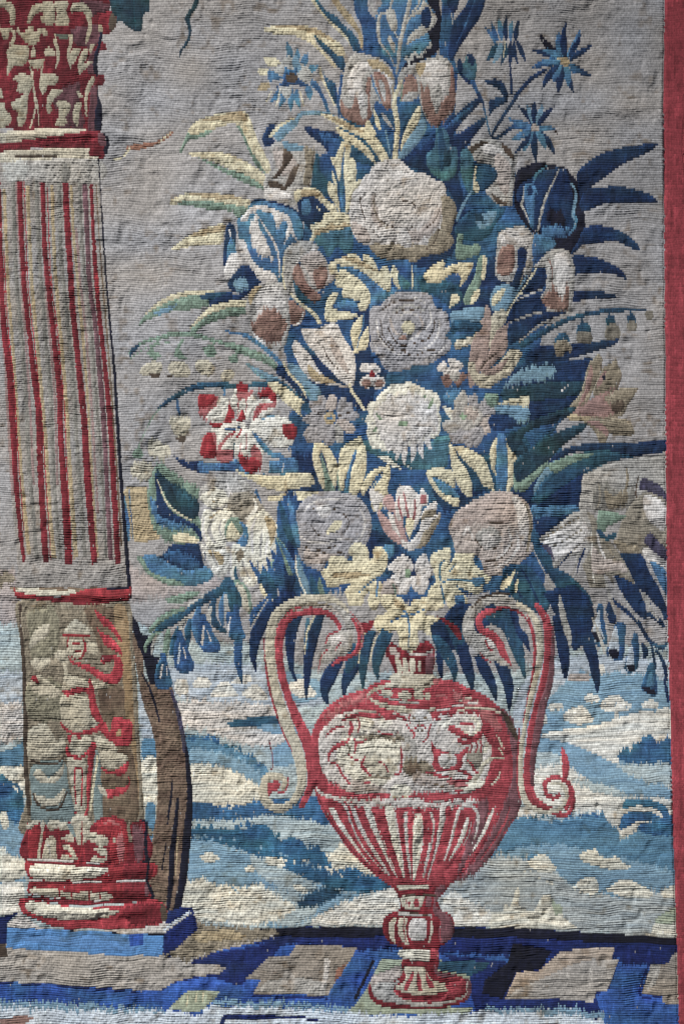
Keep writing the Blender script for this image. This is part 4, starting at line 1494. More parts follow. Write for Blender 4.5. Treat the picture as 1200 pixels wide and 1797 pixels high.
ta k3,10,10 810,540 840,535 870,545
~
@olive_leaf; pair of pale green and yellow pointed leaves below the cream bloom, left of the vase handle
gn h3 404,1022 418,1018 432,1028 440,1045 442,1065 440,1080 430,1070 415,1058 406,1042
yg h3 410,1028 422,1025 432,1040 436,1060 438,1076 424,1064 414,1050
bt h3 455,1015 462,1000 475,1010 485,1030 487,1050 485,1064 470,1050 458,1038
ye h3 458,1024 466,1040 480,1055 484,1062 474,1056 460,1044 455,1030
gn h3 476,985 490,985 505,1005 512,1025 508,1045 500,1040 488,1020 478,1000
ye k1.5,2,2 484,990 500,1015 508,1044
@bluebell_spray; spray of narrow blue leaves with hanging blue bells, left of the vase
bt h4 385,1030 400,1012 415,1030 425,1060 410,1075 395,1060
bb h4 440,1075 460,1055 478,1040 470,1075 455,1095 440,1100
gn h4 290,1052 310,1044 340,1038 352,1040 335,1052 315,1060 300,1060
bt k5.1,8.5,13.6,17,15.3 300,1100 322,1078 350,1058 378,1042 405,1030
/leaf
gn k6.8,11.9,13.6,6.8 262,1110 278,1092 300,1078 325,1068
bt k6.8,13.6,15.3,6.8 268,1118 285,1100 310,1085 335,1072
/leaf
bt k6.8,11.9,10.2,3.4 300,1152 305,1128 314,1105 330,1082
/leaf
bl k3.4,13.6,17,6.8 356,1140 346,1115 345,1090 350,1065
/leaf
bt k6.8,13.6,13.6,5.1 398,1110 378,1095 372,1070 378,1050
/leaf
bb k3.4,13.6,15.3,6.8 425,1200 418,1160 418,1120 414,1060
/leaf
bl k3.4,10.2,13.6,6.8 392,1100 388,1078 392,1055 398,1040
lg k5.1,8.5,6.8 395,1042 398,1070 396,1090
lg k3.4,8.5,5.1 372,1062 366,1085 370,1105
lg k3.4,8.5,5.1 340,1080 322,1090 315,1110
lg k3.4,5.1 358,1045 330,1062
/leaf
gn k3,9,12,6 283,1168 290,1148 294,1125 296,1105
/leaf
gn k3,8,10,5 255,1145 258,1130 268,1118 282,1108
/leaf
bt k3,9,12,6 325,1150 330,1125 330,1105 334,1085
lg k2,4,4,2 296,1150 288,1165 284,1185
lg k2,4,4,2 276,1110 268,1135 266,1150
/bell
bb k10,12 286,1146 288,1160
bb 276,1166 282,1158 292,1158 297,1175 303,1200 292,1210 276,1208 272,1190
wh k2,3,3 286,1165 283,1180 281,1196
wh k1,1.5,1 292,1170 294,1184
bb h2 276,1196 290,1192 302,1200 292,1209 278,1207
/bell
bb k10,14 314,1108 317,1124
bb 306,1130 312,1122 324,1122 330,1140 341,1166 338,1178 322,1182 308,1174 305,1155
lw k2,4,4 316,1128 315,1145 313,1164
wh k1,2,1.5 322,1135 326,1155
bb h2 310,1168 325,1162 341,1166 336,1178 320,1181 310,1176
/bell
bb k10,12 356,1078 358,1094
bb 348,1098 354,1090 366,1092 374,1110 387,1132 384,1144 366,1146 354,1138 348,1120
wh k2,4,4 358,1096 356,1115 355,1132
wh k1,2,2 363,1104 370,1125
bb h2 354,1134 368,1128 386,1134 380,1144 360,1146
/bell
bb 396,1080 408,1072 420,1082 426,1104 432,1118 420,1124 404,1120 400,1104
wh k2,3,3 404,1084 402,1098 401,1110
bb h2 402,1108 416,1104 430,1114 418,1120 404,1118
@grey_blossom; grey frilled blossom with a yellow heart, left of the red striped lily
/petal
pg h2 518,905 524,890 530,880 545,870 570,862 600,864 625,870 640,885 650,905 652,925 648,945 640,955 625,960 615,975 600,985 575,985 565,1002 550,998 535,990 525,975 520,955 518,930
rw h4 535,965 560,970 590,972 575,985 550,990 535,985
/petal
pw k3,4,4,3 532,900 545,885 570,875 600,878
pw k2,4,4,3 630,890 640,915 635,940 622,952
pw k2,4,4,3 525,940 545,952 575,952 600,945
br k1,2,1 545,895 565,888 590,895
br k1,2,1 545,920 560,940 590,945
br k1,2,1 600,900 612,915 605,935
br k1,2,1 535,960 560,965 590,958
br k1,2,1 550,978 575,968 600,970
wh h3 555,890 575,885 580,900 565,910
/flower_centre
ye h3 572,935 580,922 592,912 600,915 595,928 582,936
@striped_lily; open lily with red striped white petals above the yellow vine leaves
/petal
rt2 h4 655,885 663,892 675,905 690,920 705,945 715,962 700,955 685,945 672,930 665,910 660,898
wh h3 648,860 665,864 675,872 690,880 690,895 680,888 675,895 668,880 662,900 655,890
wh h2 680,900 692,905 700,925 706,945 690,930 684,915
/petal
rt2 h3 672,882 675,870 684,868 690,875 696,888 690,900 680,895
/petal
rt2 h3 690,895 700,880 706,900 708,925 715,950 705,945 696,925
/petal
wh h2 693,880 698,858 706,852 720,855 735,870 740,888 736,910 725,930 718,920 710,905 700,915 694,900
rs2 k2,4,3 700,872 700,890 706,910
rs2 k2,4,4,3 708,862 712,885 716,910 712,930
rs2 k2,4,4,3 728,878 728,895 724,915 718,935
/petal
wh h2 735,870 740,856 745,862 751,872 750,885 740,890 734,880
rs2 h3 738,868 746,868 748,882 738,885
/petal
wh h2 740,900 752,886 764,880 766,892 760,905 748,910 738,918
tn h2 740,905 748,895 762,895 765,900 752,912 738,918
/petal
wh h2 735,930 742,912 760,905 772,900 770,912 755,925 745,945 735,955 728,960
tn h3 735,955 742,935 754,925 758,915 772,902 770,915 760,935 748,955 736,963 728,963
/petal
wh h2 702,945 712,950 722,948 732,935 735,945 726,965 710,962
/flower_centre
ye h2 712,912 720,908 726,915 724,930 718,945 712,930
@yellow_vine_leaf; left of three pale yellow lobed leaves above the vase neck
bl h3 672,960 690,955 690,975 675,980
ye h2 563,1005 575,995 578,980 590,974 605,978 612,985 620,980 611,970 615,958 625,953 640,956 646,968 648,982 655,978 654,965 662,960 672,962 680,975 678,995 668,1010 660,1018 672,1025 670,1045 665,1060 660,1070 650,1068 645,1055 648,1040 640,1045 636,1060 622,1065 610,1060 608,1048 604,1040 610,1030 618,1022 605,1025 590,1030 575,1030 570,1018
bl k1.5,3,3,2 628,1042 640,1030 655,1018 665,1012
bl k2,3,2 663,1012 662,1030 660,1048
ta h3 575,1010 620,1005 650,1010 610,1015
@yellow_vine_leaf; right of three pale yellow lobed leaves, under the blush rose
ye h2 756,975 770,966 788,962 790,975 788,990 795,980 800,970 815,968 832,972 830,985 842,1000 858,1008 860,1020 848,1028 845,1040 830,1042 815,1035 800,1028 812,1042 820,1052 815,1065 800,1070 785,1065 782,1050 778,1065 770,1068 760,1060 750,1045 755,1030 765,1020 760,1005 755,990
bl k2,3,4,3 770,1010 775,1020 800,1016 830,1020
bl h3 828,1015 845,1012 850,1025 832,1028
bl k3,4,3 772,1015 772,990 780,985
bl k2,4,3 772,1022 776,1040 780,1060
bl h4 798,1045 812,1045 815,1060 800,1060
bl k2,3 788,1002 800,990
@yellow_vine_leaf; central of three pale yellow lobed leaves hanging into the vase mouth
ye h2 655,1098 662,1080 680,1075 668,1060 672,1045 690,1044 705,1050 712,1060 720,1065 722,1055 735,1050 755,1050 765,1062 768,1072 750,1072 745,1080 762,1082 775,1085 775,1110 765,1120 750,1115 740,1105 732,1110 735,1130 728,1145 715,1143 700,1138 700,1120 692,1105 684,1110 678,1108 668,1112
bl k2,4,3,2 692,1058 712,1076 718,1100 716,1135
bl k2,3,3,2 684,1092 705,1082 725,1078 745,1068
ta h3 690,1050 705,1058 710,1070 695,1065
@white_blossom; small white crumpled blossom between the vine leaves
/petal
pw h2 680,995 690,985 702,975 712,975 722,985 725,998 715,1005 700,1005 685,1002
/petal
pw h2 730,985 745,970 752,985 760,1000 755,1012 735,1015 728,1000
/petal
pw h2 688,1010 705,1005 720,1015 718,1035 705,1045 695,1035 684,1025
/petal
pw h2 722,1010 745,1012 752,1020 745,1040 735,1042 722,1030
/petal
rw h3 675,1020 690,1018 700,1040 680,1042 668,1045 670,1030
/flower_centre
gg h2 710,1002 718,1000 720,1010 712,1014
gn k3,3 690,1025 694,1042
@blush_rose; large blush pink rose with curved petals on the right of the bouquet
/petal
rw h3 788,920 800,898 820,885 845,870 865,863 885,862 905,868 922,880 932,900 934,925 930,945 935,960 928,975 915,985 905,995 890,1005 870,1010 850,1008 845,990 832,972 800,970 795,950 788,935
/petal
bs h5 795,915 810,895 840,875 870,865 890,866 902,885 900,915 870,920 840,918 810,925 795,930
/petal
pw h3 898,872 915,880 924,900 926,930 924,955 915,955 910,930 905,900
tn k4,5,4 922,885 930,920 924,970
/petal
pw k4,4,4 812,940 820,925 830,950
pw k3,5,5,4 890,925 895,950 880,975 858,985
pw k3,5,5,4 905,930 908,960 890,985 865,998
wg h3 835,935 865,925 880,945 865,960 840,955
br k1,1.5,1 832,945 850,965 875,960
br k1,1.5,1 850,985 880,978 898,955
br k1,1,1 790,920 840,918 890,918
pw h3 845,940 860,935 870,955 850,965
@crumpled_bloom; large crumpled grey bloom against the red border
/petal
wg h3 1022,835 1035,828 1055,818 1080,810 1110,805 1130,802 1155,798 1169,798 1170,880 1150,870 1130,865 1120,880 1110,890 1090,895 1060,900 1030,892 1015,895 1018,865
wg3 h8 1042,855 1065,850 1088,862 1112,856 1108,888 1070,896 1042,892
tn h8 1060,862 1080,866 1100,862 1096,886 1066,890
wg2 k2,4,3 1050,850 1052,870 1048,890
tn k3,5,3 1098,820 1100,850 1090,880
br k2,3,2 1120,835 1115,870 1130,885
/petal
nv2 h3 1125,840 1145,845 1160,855 1169,870 1170,885 1155,872 1135,862 1122,860
/petal
wg2 h3 1110,880 1130,865 1150,868 1170,885 1170,960 1150,950 1130,965 1120,975 1090,970 1080,955 1085,930 1095,905
tn h6 1075,945 1095,955 1120,960 1118,972 1092,972
wh h4 1130,870 1155,875 1168,890 1166,930 1145,920 1130,900
/petal
nv2 h3 1140,935 1155,950 1170,965 1172,985 1155,975 1140,962 1130,950
/petal
wh h3 1128,962 1140,965 1155,985 1170,998 1166,1003 1145,995 1130,978
/petal
wg h3 946,945 965,930 985,915 1005,900 1030,895 1042,910 1040,935 1038,960 1030,975 1020,970 1005,1010 1003,1008 1010,975 990,985 975,998 968,990 972,975 958,965 952,955
wh h4 952,950 985,930 1020,915 1030,930 1020,965 990,975 975,985
wg k1,3,4 955,952 985,940 1020,922
wg k1,3,3 968,975 995,955 1025,935
wg2 k1,2,3 958,962 990,948 1022,928
wg2 k1,2,2 990,982 1010,962 1028,945
tn k1,2,2 960,940 990,922 1020,905
nb k1,3,1 978,996 990,982 1002,968
nb k1,3,4,2 1012,1005 1016,985 1022,972 1026,962
nv2 h3 950,955 965,960 972,985 965,975 958,968
/petal
wg2 h3 1030,900 1045,910 1055,935 1070,950 1085,970 1095,985 1112,1010 1118,1030 1100,1020 1082,1010 1075,1012 1078,1030 1072,1020 1060,1008 1065,1028 1050,1032 1035,1030 1028,1010 1022,990 1035,965 1038,930
wh k2,5,3 1046,930 1052,960 1066,990
cw k2,4,4,2 1036,935 1038,965 1040,1000 1042,1025
tn k1,3,2 1060,950 1075,975 1085,1000
wg k2,6,4,2 1060,1010 1068,1040 1076,1065 1080,1080
wg k3,7,5,3 1085,1012 1094,1040 1106,1068 1120,1090
wg k3,8,6,3 1118,1020 1130,1045 1142,1070 1156,1090
rw h3 1040,960 1060,980 1090,985 1100,1005 1075,1000 1050,1010 1038,1000
/petal
gn h3 1050,897 1075,900 1098,905 1085,915 1065,925 1060,935 1048,930
bt h2 1045,930 1055,932 1062,940 1078,935 1080,942 1072,948 1055,945
@long_leaf; navy leaves with pale gaps running down beside the red border
nb 1088,972 1120,972 1130,980 1140,1005 1155,1030 1168,1060 1165,1072 1150,1062 1135,1045 1118,1030 1105,1005 1095,985
nb h2 1078,1010 1100,1018 1118,1030 1130,1055 1135,1085 1120,1080 1100,1055 1088,1035
bl h4 1140,985 1165,998 1169,1015 1170,1045 1155,1020
@dark_leaf; deep blue narrow leaves hanging under the blush rose right of the vase
bt h4 880,1000 915,990 935,1000 955,1030 965,1060 950,1080 925,1065 900,1050
nb k2,4,3 915,1000 930,1025 945,1060
nb k2,4,3 900,1005 905,1030 915,1050
ye h3 880,1022 895,1010 903,1000 900,1015 892,1028 878,1036
ye h3 902,1028 908,1015 908,1035 904,1042
wg k2,2.5,2 935,965 955,1005 975,1040
@leaf_cluster; blue and green pointed leaves over navy between the cream bloom and the grey blossom
bb h6 488,885 520,868 516,960 520,1010 540,1050 510,1052 490,1040 478,1000 486,960
nb h4 500,960 514,955 520,1000 512,1040 500,1030
bt k3,12,14,6 490,880 498,905 506,935 520,960
bl k3,10,12,5 505,872 512,900 518,930 524,960
gn k3,12,14,8 486,945 498,965 506,985 510,1010
bl k3,9,10,5 488,948 502,970 512,990 518,1010
lb k3,12,16,10 523,975 526,1000 534,1025 540,1045
cy k2,3,3,2 519,972 520,1000 528,1025 536,1042
gn k3,9,9,3 560,1015 562,1030 566,1042 572,1048
bt k3,10,12,6 545,1005 548,1020 552,1035 556,1046
@hanging_leaves; deep blue pointed leaves hanging under the bouquet left of the vase neck
nb 440,1110 455,1080 470,1060 500,1040 520,1045 480,1080 468,1100 456,1130 450,1160 451,1182 444,1170 438,1150
wg k2,4,3 470,1052 450,1085 440,1105
/leaf
nb k4,22,16,8,3 530,1078 512,1105 509,1140 512,1175 521,1198
/leaf
nb k10,20,22,16,10,2 565,1072 555,1100 545,1130 540,1165 538,1200 537,1230
bl k6,8,6 540,1085 538,1110 536,1140
ye k1.5,4,3,2 556,1074 545,1095 538,1115 534,1150
/leaf
nb k10,24,26,16,3 600,1155 585,1175 574,1195 570,1215 574,1237
/leaf
nb k10,28,22,12,3 640,1130 625,1155 612,1185 605,1205 603,1224
bt h4 615,1130 630,1140 625,1170 605,1180
/leaf
bt k22,22,18,12,3 650,1105 642,1130 638,1160 636,1185 637,1210
ye k1.5,2.5,2 640,1112 632,1135 629,1165
/leaf
bt k22,24,20,12,3 680,1108 670,1130 662,1155 660,1175 663,1192
ye k1.5,2.5,2 662,1115 654,1135 650,1160
@hanging_leaves; deep blue pointed leaves hanging right of the vase neck
nb h4 755,1100 775,1085 800,1060 830,1060 870,1060 880,1080 840,1110 820,1140 790,1140 765,1130
/leaf
nb k8,12,10,3 768,1140 771,1160 773,1175 774,1192
/leaf
bt k10,22,20,14,3 760,1115 775,1135 788,1155 796,1175 797,1197
/leaf
bt k12,22,18 785,1090 800,1115 810,1145
nb k18,22,16,3 810,1130 818,1165 825,1190 828,1212
/leaf
nb k14,22,18,12,3 838,1150 850,1175 860,1195 867,1215 870,1230
/leaf
nb k14,22,18,12,3 872,1158 884,1180 892,1205 893,1225 893,1248
/leaf
bt h3 850,1080 870,1068 895,1068 905,1100 915,1125 920,1150 921,1192 910,1170 900,1150 890,1125 880,1105 862,1095
nb h3 893,1068 908,1075 912,1100 925,1115 930,1140 930,1146 918,1130 906,1112
@hanging_leaves; long deep blue leaves hanging to the right of the tall vase handle
nb 955,1040 1000,1028 1012,1030 1032,1050 1042,1072 1040,1100 1022,1132 1006,1140 988,1105 965,1062
/leaf
nb k20,22,20,14,4 978,1080 985,1120 990,1150 992,1175 992,1192
lg k3,9,12,12,6,3 981,1045 984,1065 990,1090 996,1110 1000,1128 1000,1140
/leaf
nb k16,24,20,14,3 1020,1080 1030,1120 1040,1155 1046,1190 1048,1216
lg k3,5,6,4 1040,1085 1050,1110 1058,1135 1062,1150
@vase_behind_scroll; small crimson ribbon end glimpsed beside the vine leaf, left of the vase neck
rd 628,1096 645,1092 656,1088 652,1104 636,1112 628,1106
@vase_behind_scroll; small crimson ribbon end glimpsed between vine leaf and right handle
rd 766,1082 785,1088 800,1098 808,1108 808,1125 798,1115 785,1098
@vase; tall crimson and cream woven urn with fluted bowl and two scrolled handles
/neck
rd 686,1128 700,1136 712,1143 728,1143 736,1130 752,1126 762,1140 762,1160 757,1185 740,1192 700,1192 692,1180 684,1160 676,1147
rw h2 682,1140 692,1134 702,1148 740,1146 758,1140 758,1146 740,1150 700,1152 688,1150
cr 694,1156 702,1158 706,1178 698,1180
cr 706,1158 714,1158 716,1180 708,1180
cr 719,1158 728,1158 728,1178 720,1180
cr h2 733,1160 738,1160 738,1176 733,1176
pu h3 748,1150 760,1150 758,1180 746,1182
/shoulder
cr h3 685,1186 700,1180 740,1182 762,1186 768,1196 752,1205 700,1206 682,1198
br k1,2,1 686,1198 715,1206 755,1200
pk h2 760,1192 775,1192 778,1202 762,1204
/body
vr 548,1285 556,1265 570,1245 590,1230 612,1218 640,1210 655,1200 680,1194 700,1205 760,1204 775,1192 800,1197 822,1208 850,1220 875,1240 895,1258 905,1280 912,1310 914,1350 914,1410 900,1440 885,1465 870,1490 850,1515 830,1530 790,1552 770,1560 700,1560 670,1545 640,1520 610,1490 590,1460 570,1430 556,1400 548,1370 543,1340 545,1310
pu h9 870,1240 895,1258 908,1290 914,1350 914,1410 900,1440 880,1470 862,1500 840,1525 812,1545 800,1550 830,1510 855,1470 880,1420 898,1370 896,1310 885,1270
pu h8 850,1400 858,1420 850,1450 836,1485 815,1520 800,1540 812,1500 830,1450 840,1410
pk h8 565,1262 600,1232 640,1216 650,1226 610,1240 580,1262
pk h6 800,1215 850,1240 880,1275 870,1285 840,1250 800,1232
br h3 880,1250 895,1262 908,1290 905,1300 890,1275
vd k1.5,3,3,2 556,1395 580,1440 612,1486 655,1530
vd k2,4,3 690,1556 730,1560 775,1556
~520 1180 2.133
cr k6,16,18,16,8 262,90 300,62 360,48 430,55 480,60
cr k8,20,22,20,10 275,100 330,125 400,140 470,150 520,135
wg k4,10,10,6 300,75 340,95 400,110 460,112
vr k4,7,7,7,5 275,80 330,100 400,118 470,125 510,110
cr 318,68 350,68 360,85 340,92 322,85
cr 380,75 420,72 432,92 410,105 385,98
cr 440,72 470,72 478,95 455,102 442,95
cr 480,80 500,80 498,105 482,102
vr k3,4,3 434,70 436,85 434,100
pk k4,8,8,4 520,90 545,84 560,92 560,104
pk k3,6,6,3 570,120 600,130 640,128 680,115
pw k3,8,6,3 520,145 580,132 640,118 700,112
cr k4,9,9,9,4 590,150 630,138 690,132 745,145 770,158
cr k3,6,5 610,108 640,98 680,105
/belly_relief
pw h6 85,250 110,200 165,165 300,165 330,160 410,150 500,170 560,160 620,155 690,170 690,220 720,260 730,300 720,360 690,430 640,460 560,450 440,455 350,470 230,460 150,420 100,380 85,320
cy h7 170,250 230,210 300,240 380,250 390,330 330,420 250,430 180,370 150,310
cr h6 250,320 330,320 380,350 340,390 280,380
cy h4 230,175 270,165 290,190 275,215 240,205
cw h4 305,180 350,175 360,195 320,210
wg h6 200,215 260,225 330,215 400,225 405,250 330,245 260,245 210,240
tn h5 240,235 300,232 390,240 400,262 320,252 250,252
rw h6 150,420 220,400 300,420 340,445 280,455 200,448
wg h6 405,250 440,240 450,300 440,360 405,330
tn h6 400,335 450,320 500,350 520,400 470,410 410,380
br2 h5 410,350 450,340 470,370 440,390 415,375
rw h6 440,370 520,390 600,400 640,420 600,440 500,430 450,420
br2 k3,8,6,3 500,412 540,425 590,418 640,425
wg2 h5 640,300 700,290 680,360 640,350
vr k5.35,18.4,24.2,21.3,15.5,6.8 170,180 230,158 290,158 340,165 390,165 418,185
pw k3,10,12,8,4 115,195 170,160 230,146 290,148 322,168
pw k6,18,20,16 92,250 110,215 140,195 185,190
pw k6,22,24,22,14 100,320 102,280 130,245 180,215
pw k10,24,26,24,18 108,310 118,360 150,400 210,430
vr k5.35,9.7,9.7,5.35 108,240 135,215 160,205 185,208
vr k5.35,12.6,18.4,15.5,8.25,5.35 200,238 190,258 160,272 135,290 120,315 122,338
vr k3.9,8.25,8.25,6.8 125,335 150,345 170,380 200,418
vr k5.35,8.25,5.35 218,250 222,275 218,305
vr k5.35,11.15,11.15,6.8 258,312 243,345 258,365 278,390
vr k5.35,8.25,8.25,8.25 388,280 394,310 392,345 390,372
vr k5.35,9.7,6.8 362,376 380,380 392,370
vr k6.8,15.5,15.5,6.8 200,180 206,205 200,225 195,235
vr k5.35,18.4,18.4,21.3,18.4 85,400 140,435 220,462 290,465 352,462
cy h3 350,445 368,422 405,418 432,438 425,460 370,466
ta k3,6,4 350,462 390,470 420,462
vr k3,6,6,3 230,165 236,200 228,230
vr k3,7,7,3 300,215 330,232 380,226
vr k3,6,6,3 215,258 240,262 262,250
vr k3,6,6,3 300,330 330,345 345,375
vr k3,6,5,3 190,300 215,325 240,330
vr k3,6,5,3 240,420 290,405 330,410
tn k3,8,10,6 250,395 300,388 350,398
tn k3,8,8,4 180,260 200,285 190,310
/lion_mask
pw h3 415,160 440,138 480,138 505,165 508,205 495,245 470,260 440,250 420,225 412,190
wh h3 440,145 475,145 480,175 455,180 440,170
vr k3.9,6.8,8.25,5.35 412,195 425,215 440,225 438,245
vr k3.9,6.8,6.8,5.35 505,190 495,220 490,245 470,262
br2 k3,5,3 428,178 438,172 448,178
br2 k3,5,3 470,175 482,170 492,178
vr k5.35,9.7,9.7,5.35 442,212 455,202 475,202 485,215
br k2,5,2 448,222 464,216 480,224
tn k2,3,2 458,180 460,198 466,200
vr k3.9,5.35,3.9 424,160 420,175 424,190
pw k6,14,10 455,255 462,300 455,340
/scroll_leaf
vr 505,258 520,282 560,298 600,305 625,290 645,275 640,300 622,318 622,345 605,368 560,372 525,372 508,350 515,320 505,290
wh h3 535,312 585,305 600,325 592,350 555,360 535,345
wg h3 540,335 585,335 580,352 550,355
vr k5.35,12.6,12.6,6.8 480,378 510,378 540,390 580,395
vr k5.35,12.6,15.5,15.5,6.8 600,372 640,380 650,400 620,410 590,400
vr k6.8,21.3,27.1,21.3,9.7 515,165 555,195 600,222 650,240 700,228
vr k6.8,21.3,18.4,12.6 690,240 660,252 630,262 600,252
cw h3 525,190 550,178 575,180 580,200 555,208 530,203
wh k4,14,14,12 600,205 582,185 605,165 640,168
cy k4,12,14,12,6 625,222 660,232 682,205 672,180 650,172
vr k5.35,12.6,11.15,5.35 605,188 630,192 655,195 665,208
vr k3.9,6.8,6.8 672,250 676,280 670,305
vr k3.9,6.8,6.8 690,250 692,280 688,305
cy k6,12,12 708,262 712,280 705,300
vr k3.9,6.8,6.8 650,255 655,280 650,300
vr k9.7,24.2,30,35.8,30,12.6 735,245 760,290 755,340 735,390 700,430 660,455
cr k3,14,16,18,16,6 778,322 735,322 700,345 680,385 650,415 610,432
cr k3,7,8,3 762,372 755,395 740,412 722,425
vr k3.9,9.7,11.15,5.35 700,395 670,425 630,445 590,445
cr k2,7,7,3 745,235 760,252 768,275 778,285
cr k2,6,6,2 755,280 768,300 775,315
cy h3 628,420 680,402 705,410 690,432 650,445 615,438
vr k3.9,6.8,9.7,6.8 640,330 655,345 665,365 680,380
vr k6.8,18.4,21.3,18.4,9.7 430,482 500,465 580,470 650,462 700,455
pk h4 560,405 620,410 640,425 600,430
/fluting
pw h5 150,462 220,475 340,475 360,468 440,470 500,488 600,482 660,475 680,490 620,500 500,510 400,505 300,500 200,492
wh k3,8,8,5 350,480 420,485 500,492 560,488
wg k2,5,4 500,478 530,486 570,482
/flute
pw k5,14,14,11,8,6,4,2 72,430 95,455 150,472 185,505 202,555 240,640 298,715 335,752
/flute
cw k20,20,16,12,7,2 130,505 150,545 178,590 215,642 250,688 275,718
vr k2,4,4,2 150,500 172,545 205,610 250,680
/flute
pw k14,16,16,13,9,4 205,490 222,540 255,610 300,685 335,740 350,765
/flute
cw k22,26,24,16,8,3 262,495 280,550 310,620 340,690 365,745 378,768
vr k2,5,5,3 298,560 318,620 345,690 362,735
wg k2,5,4,2 275,520 300,590 330,660 350,710
/flute
cy k30,36,30,20,10,4 345,500 355,555 368,620 385,690 398,745 402,772
vr k7,8,8,6,4 322,500 335,560 352,630 375,700 390,750
pw k4,8,6,3 368,520 380,600 395,690 402,750
/flute
pw k14,14,12,8,4 408,520 410,590 415,660 424,730 428,772
vr k9,9,8,6 386,510 394,590 405,680 415,765
/flute
cy k24,38,38,28,14,6 455,532 455,575 453,640 448,700 442,750 440,780
vr k2,4,4,4,3,2 448,540 432,560 428,620 426,680 432,740 434,780
vr k2,4,4,4,3,2 462,540 480,560 482,620 476,680 462,740 455,780
wh k2,4,3 470,560 472,620 466,680
/flute
pw k10,16,14,10,5 505,525 510,580 500,650 485,720 475,772
vr k8,11,10,7 490,520 502,560 505,600 498,640
/flute
pw k20,22,16,11,6,3 548,505 545,560 532,620 515,685 500,740 490,775
vr k3,8,9,8,5 520,520 526,580 515,660 500,720 484,775
/flute
pw k5,10,12,13,13,12,10,7,3 552,712 582,620 595,560 612,512 648,500 676,525 678,580 662,640 645,690
cw k10,18,16,9,3 642,545 630,590 612,635 590,675 572,705
wg k3,5,3 655,560 645,605 625,650
/flute
cw k6,13,13,8,3 738,505 722,550 700,600 678,640 660,668
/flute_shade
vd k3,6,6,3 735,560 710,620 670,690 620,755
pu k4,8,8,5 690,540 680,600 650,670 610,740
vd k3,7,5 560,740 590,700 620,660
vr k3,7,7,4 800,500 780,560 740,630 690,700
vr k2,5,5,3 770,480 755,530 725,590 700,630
~
/stem
rd 690,1552 740,1562 785,1552 782,1565 768,1578 770,1590 775,1598 790,1605 796,1620 795,1640 782,1655 770,1662 768,1675 770,1690 760,1705 712,1705 705,1690 708,1672 702,1662 685,1655 673,1640 672,1618 682,1604 700,1597 702,1585 698,1572
pu h3 765,1560 782,1556 770,1575 765,1590 785,1605 794,1620 792,1645 775,1655 768,1640 772,1615 760,1600
/foot
rd 645,1735 655,1722 680,1712 705,1705 760,1705 790,1708 812,1716 825,1730 826,1745 815,1758 780,1768 730,1772 680,1768 655,1758
rw h3 655,1712 680,1702 700,1695 705,1710 690,1722 670,1728 655,1740 650,1725
/.
/stem
cr h2 698,1554 720,1553 748,1553 750,1560 720,1561 700,1561
br k2,2 700,1571 765,1572
cr h2 704,1574 724,1573 745,1573 742,1582 738,1594 720,1598 706,1590
vr 712,1580 720,1584 718,1590 712,1586
vr 727,1580 735,1580 734,1591 727,1590
pu h2 748,1576 756,1576 756,1592 748,1592
wg h2 700,1600 725,1602 755,1605 758,1610 740,1608 710,1608 700,1606
br k1.5,2.5,2 706,1600 735,1604 758,1609
cr 683,1620 690,1612 696,1611 692,1625 692,1645 694,1655 687,1650 682,1638
cr 700,1612 714,1611 712,1628 714,1645 718,1658 710,1656 703,1648 698,1632
vr k1.5,1.5,1.5 710,1612 708,1630 712,1652
pw h2 722,1614 740,1612 748,1616 748,1630 747,1645 738,1651 724,1650 716,1640 717,1625
wg h2 728,1640 742,1638 744,1648 730,1650
cr k3,4,3 756,1614 757,1632 752,1656
vr k1.5,1.5 772,1616 772,1650
/stem_collar
cy h3 698,1670 720,1666 756,1668 758,1680 750,1686 725,1685 705,1682
vr 756,1664 768,1668 768,1680 756,1684
/foot
wg h3 652,1735 660,1726 680,1724 700,1722 690,1735 700,1745 720,1755 750,1760 770,1758 800,1752 818,1742 822,1728 818,1720 824,1735 815,1750 790,1760 760,1766 720,1764 680,1758 660,1752
cr h3 708,1698 740,1696 748,1704 756,1718 768,1722 790,1730 782,1740 760,1744 720,1744 700,1738 692,1732 706,1724 712,1712
vr 722,1708 727,1710 714,1736 708,1734
vr 731,1708 736,1710 740,1736 733,1737
vr 746,1704 752,1716 762,1730 756,1735 748,1722
vr h2 782,1728 800,1722 815,1720 814,1736 798,1748 775,1752 785,1740
vr k2,4,4,3 690,1736 705,1750 740,1756 775,1754
vr k2,3,3 760,1712 785,1716 805,1716
pu h2 762,1690 770,1705 800,1712 790,1716 765,1710
pu h3 816,1716 826,1724 826,1745 818,1755 820,1738
wg k1.5,2 820,1722 818,1738
@vase_handle; left S curved handle of the urn, cream outside and crimson inside, ending in a bird head
vr k4,13,15,16,14,14,13,18,22,20,14,8 560,1077 530,1074 505,1085 492,1110 490,1150 496,1190 508,1230 525,1270 542,1310 548,1345 545,1380 528,1418
vr k10,10,9,7 540,1074 570,1075 588,1088 596,1102
vr k5,6,7,7,6 618,1085 628,1105 630,1130 620,1148 600,1160
cr k3,10,15,17,17,17,17,18,20,20,20,18,15,12 612,1078 600,1062 572,1050 535,1052 500,1066 480,1090 474,1130 476,1175 485,1220 502,1270 520,1315 529,1350 527,1385 512,1410
cr k14,15,17,16,14,12,10,8 512,1410 490,1420 468,1408 462,1385 470,1364 488,1362 500,1372 494,1386
tn k4,7,7,5,3 495,1088 510,1072 540,1062 575,1064 600,1078
rw k3,5,6,6,5 520,1072 545,1066 575,1068 600,1080 612,1105
wg k8,12,13,12 585,1062 605,1080 614,1105 612,1128
vr h2 470,1376 484,1370 492,1376 488,1386 478,1390 472,1398
vr k2,3,3,3 504,1362 506,1376 500,1388 488,1392
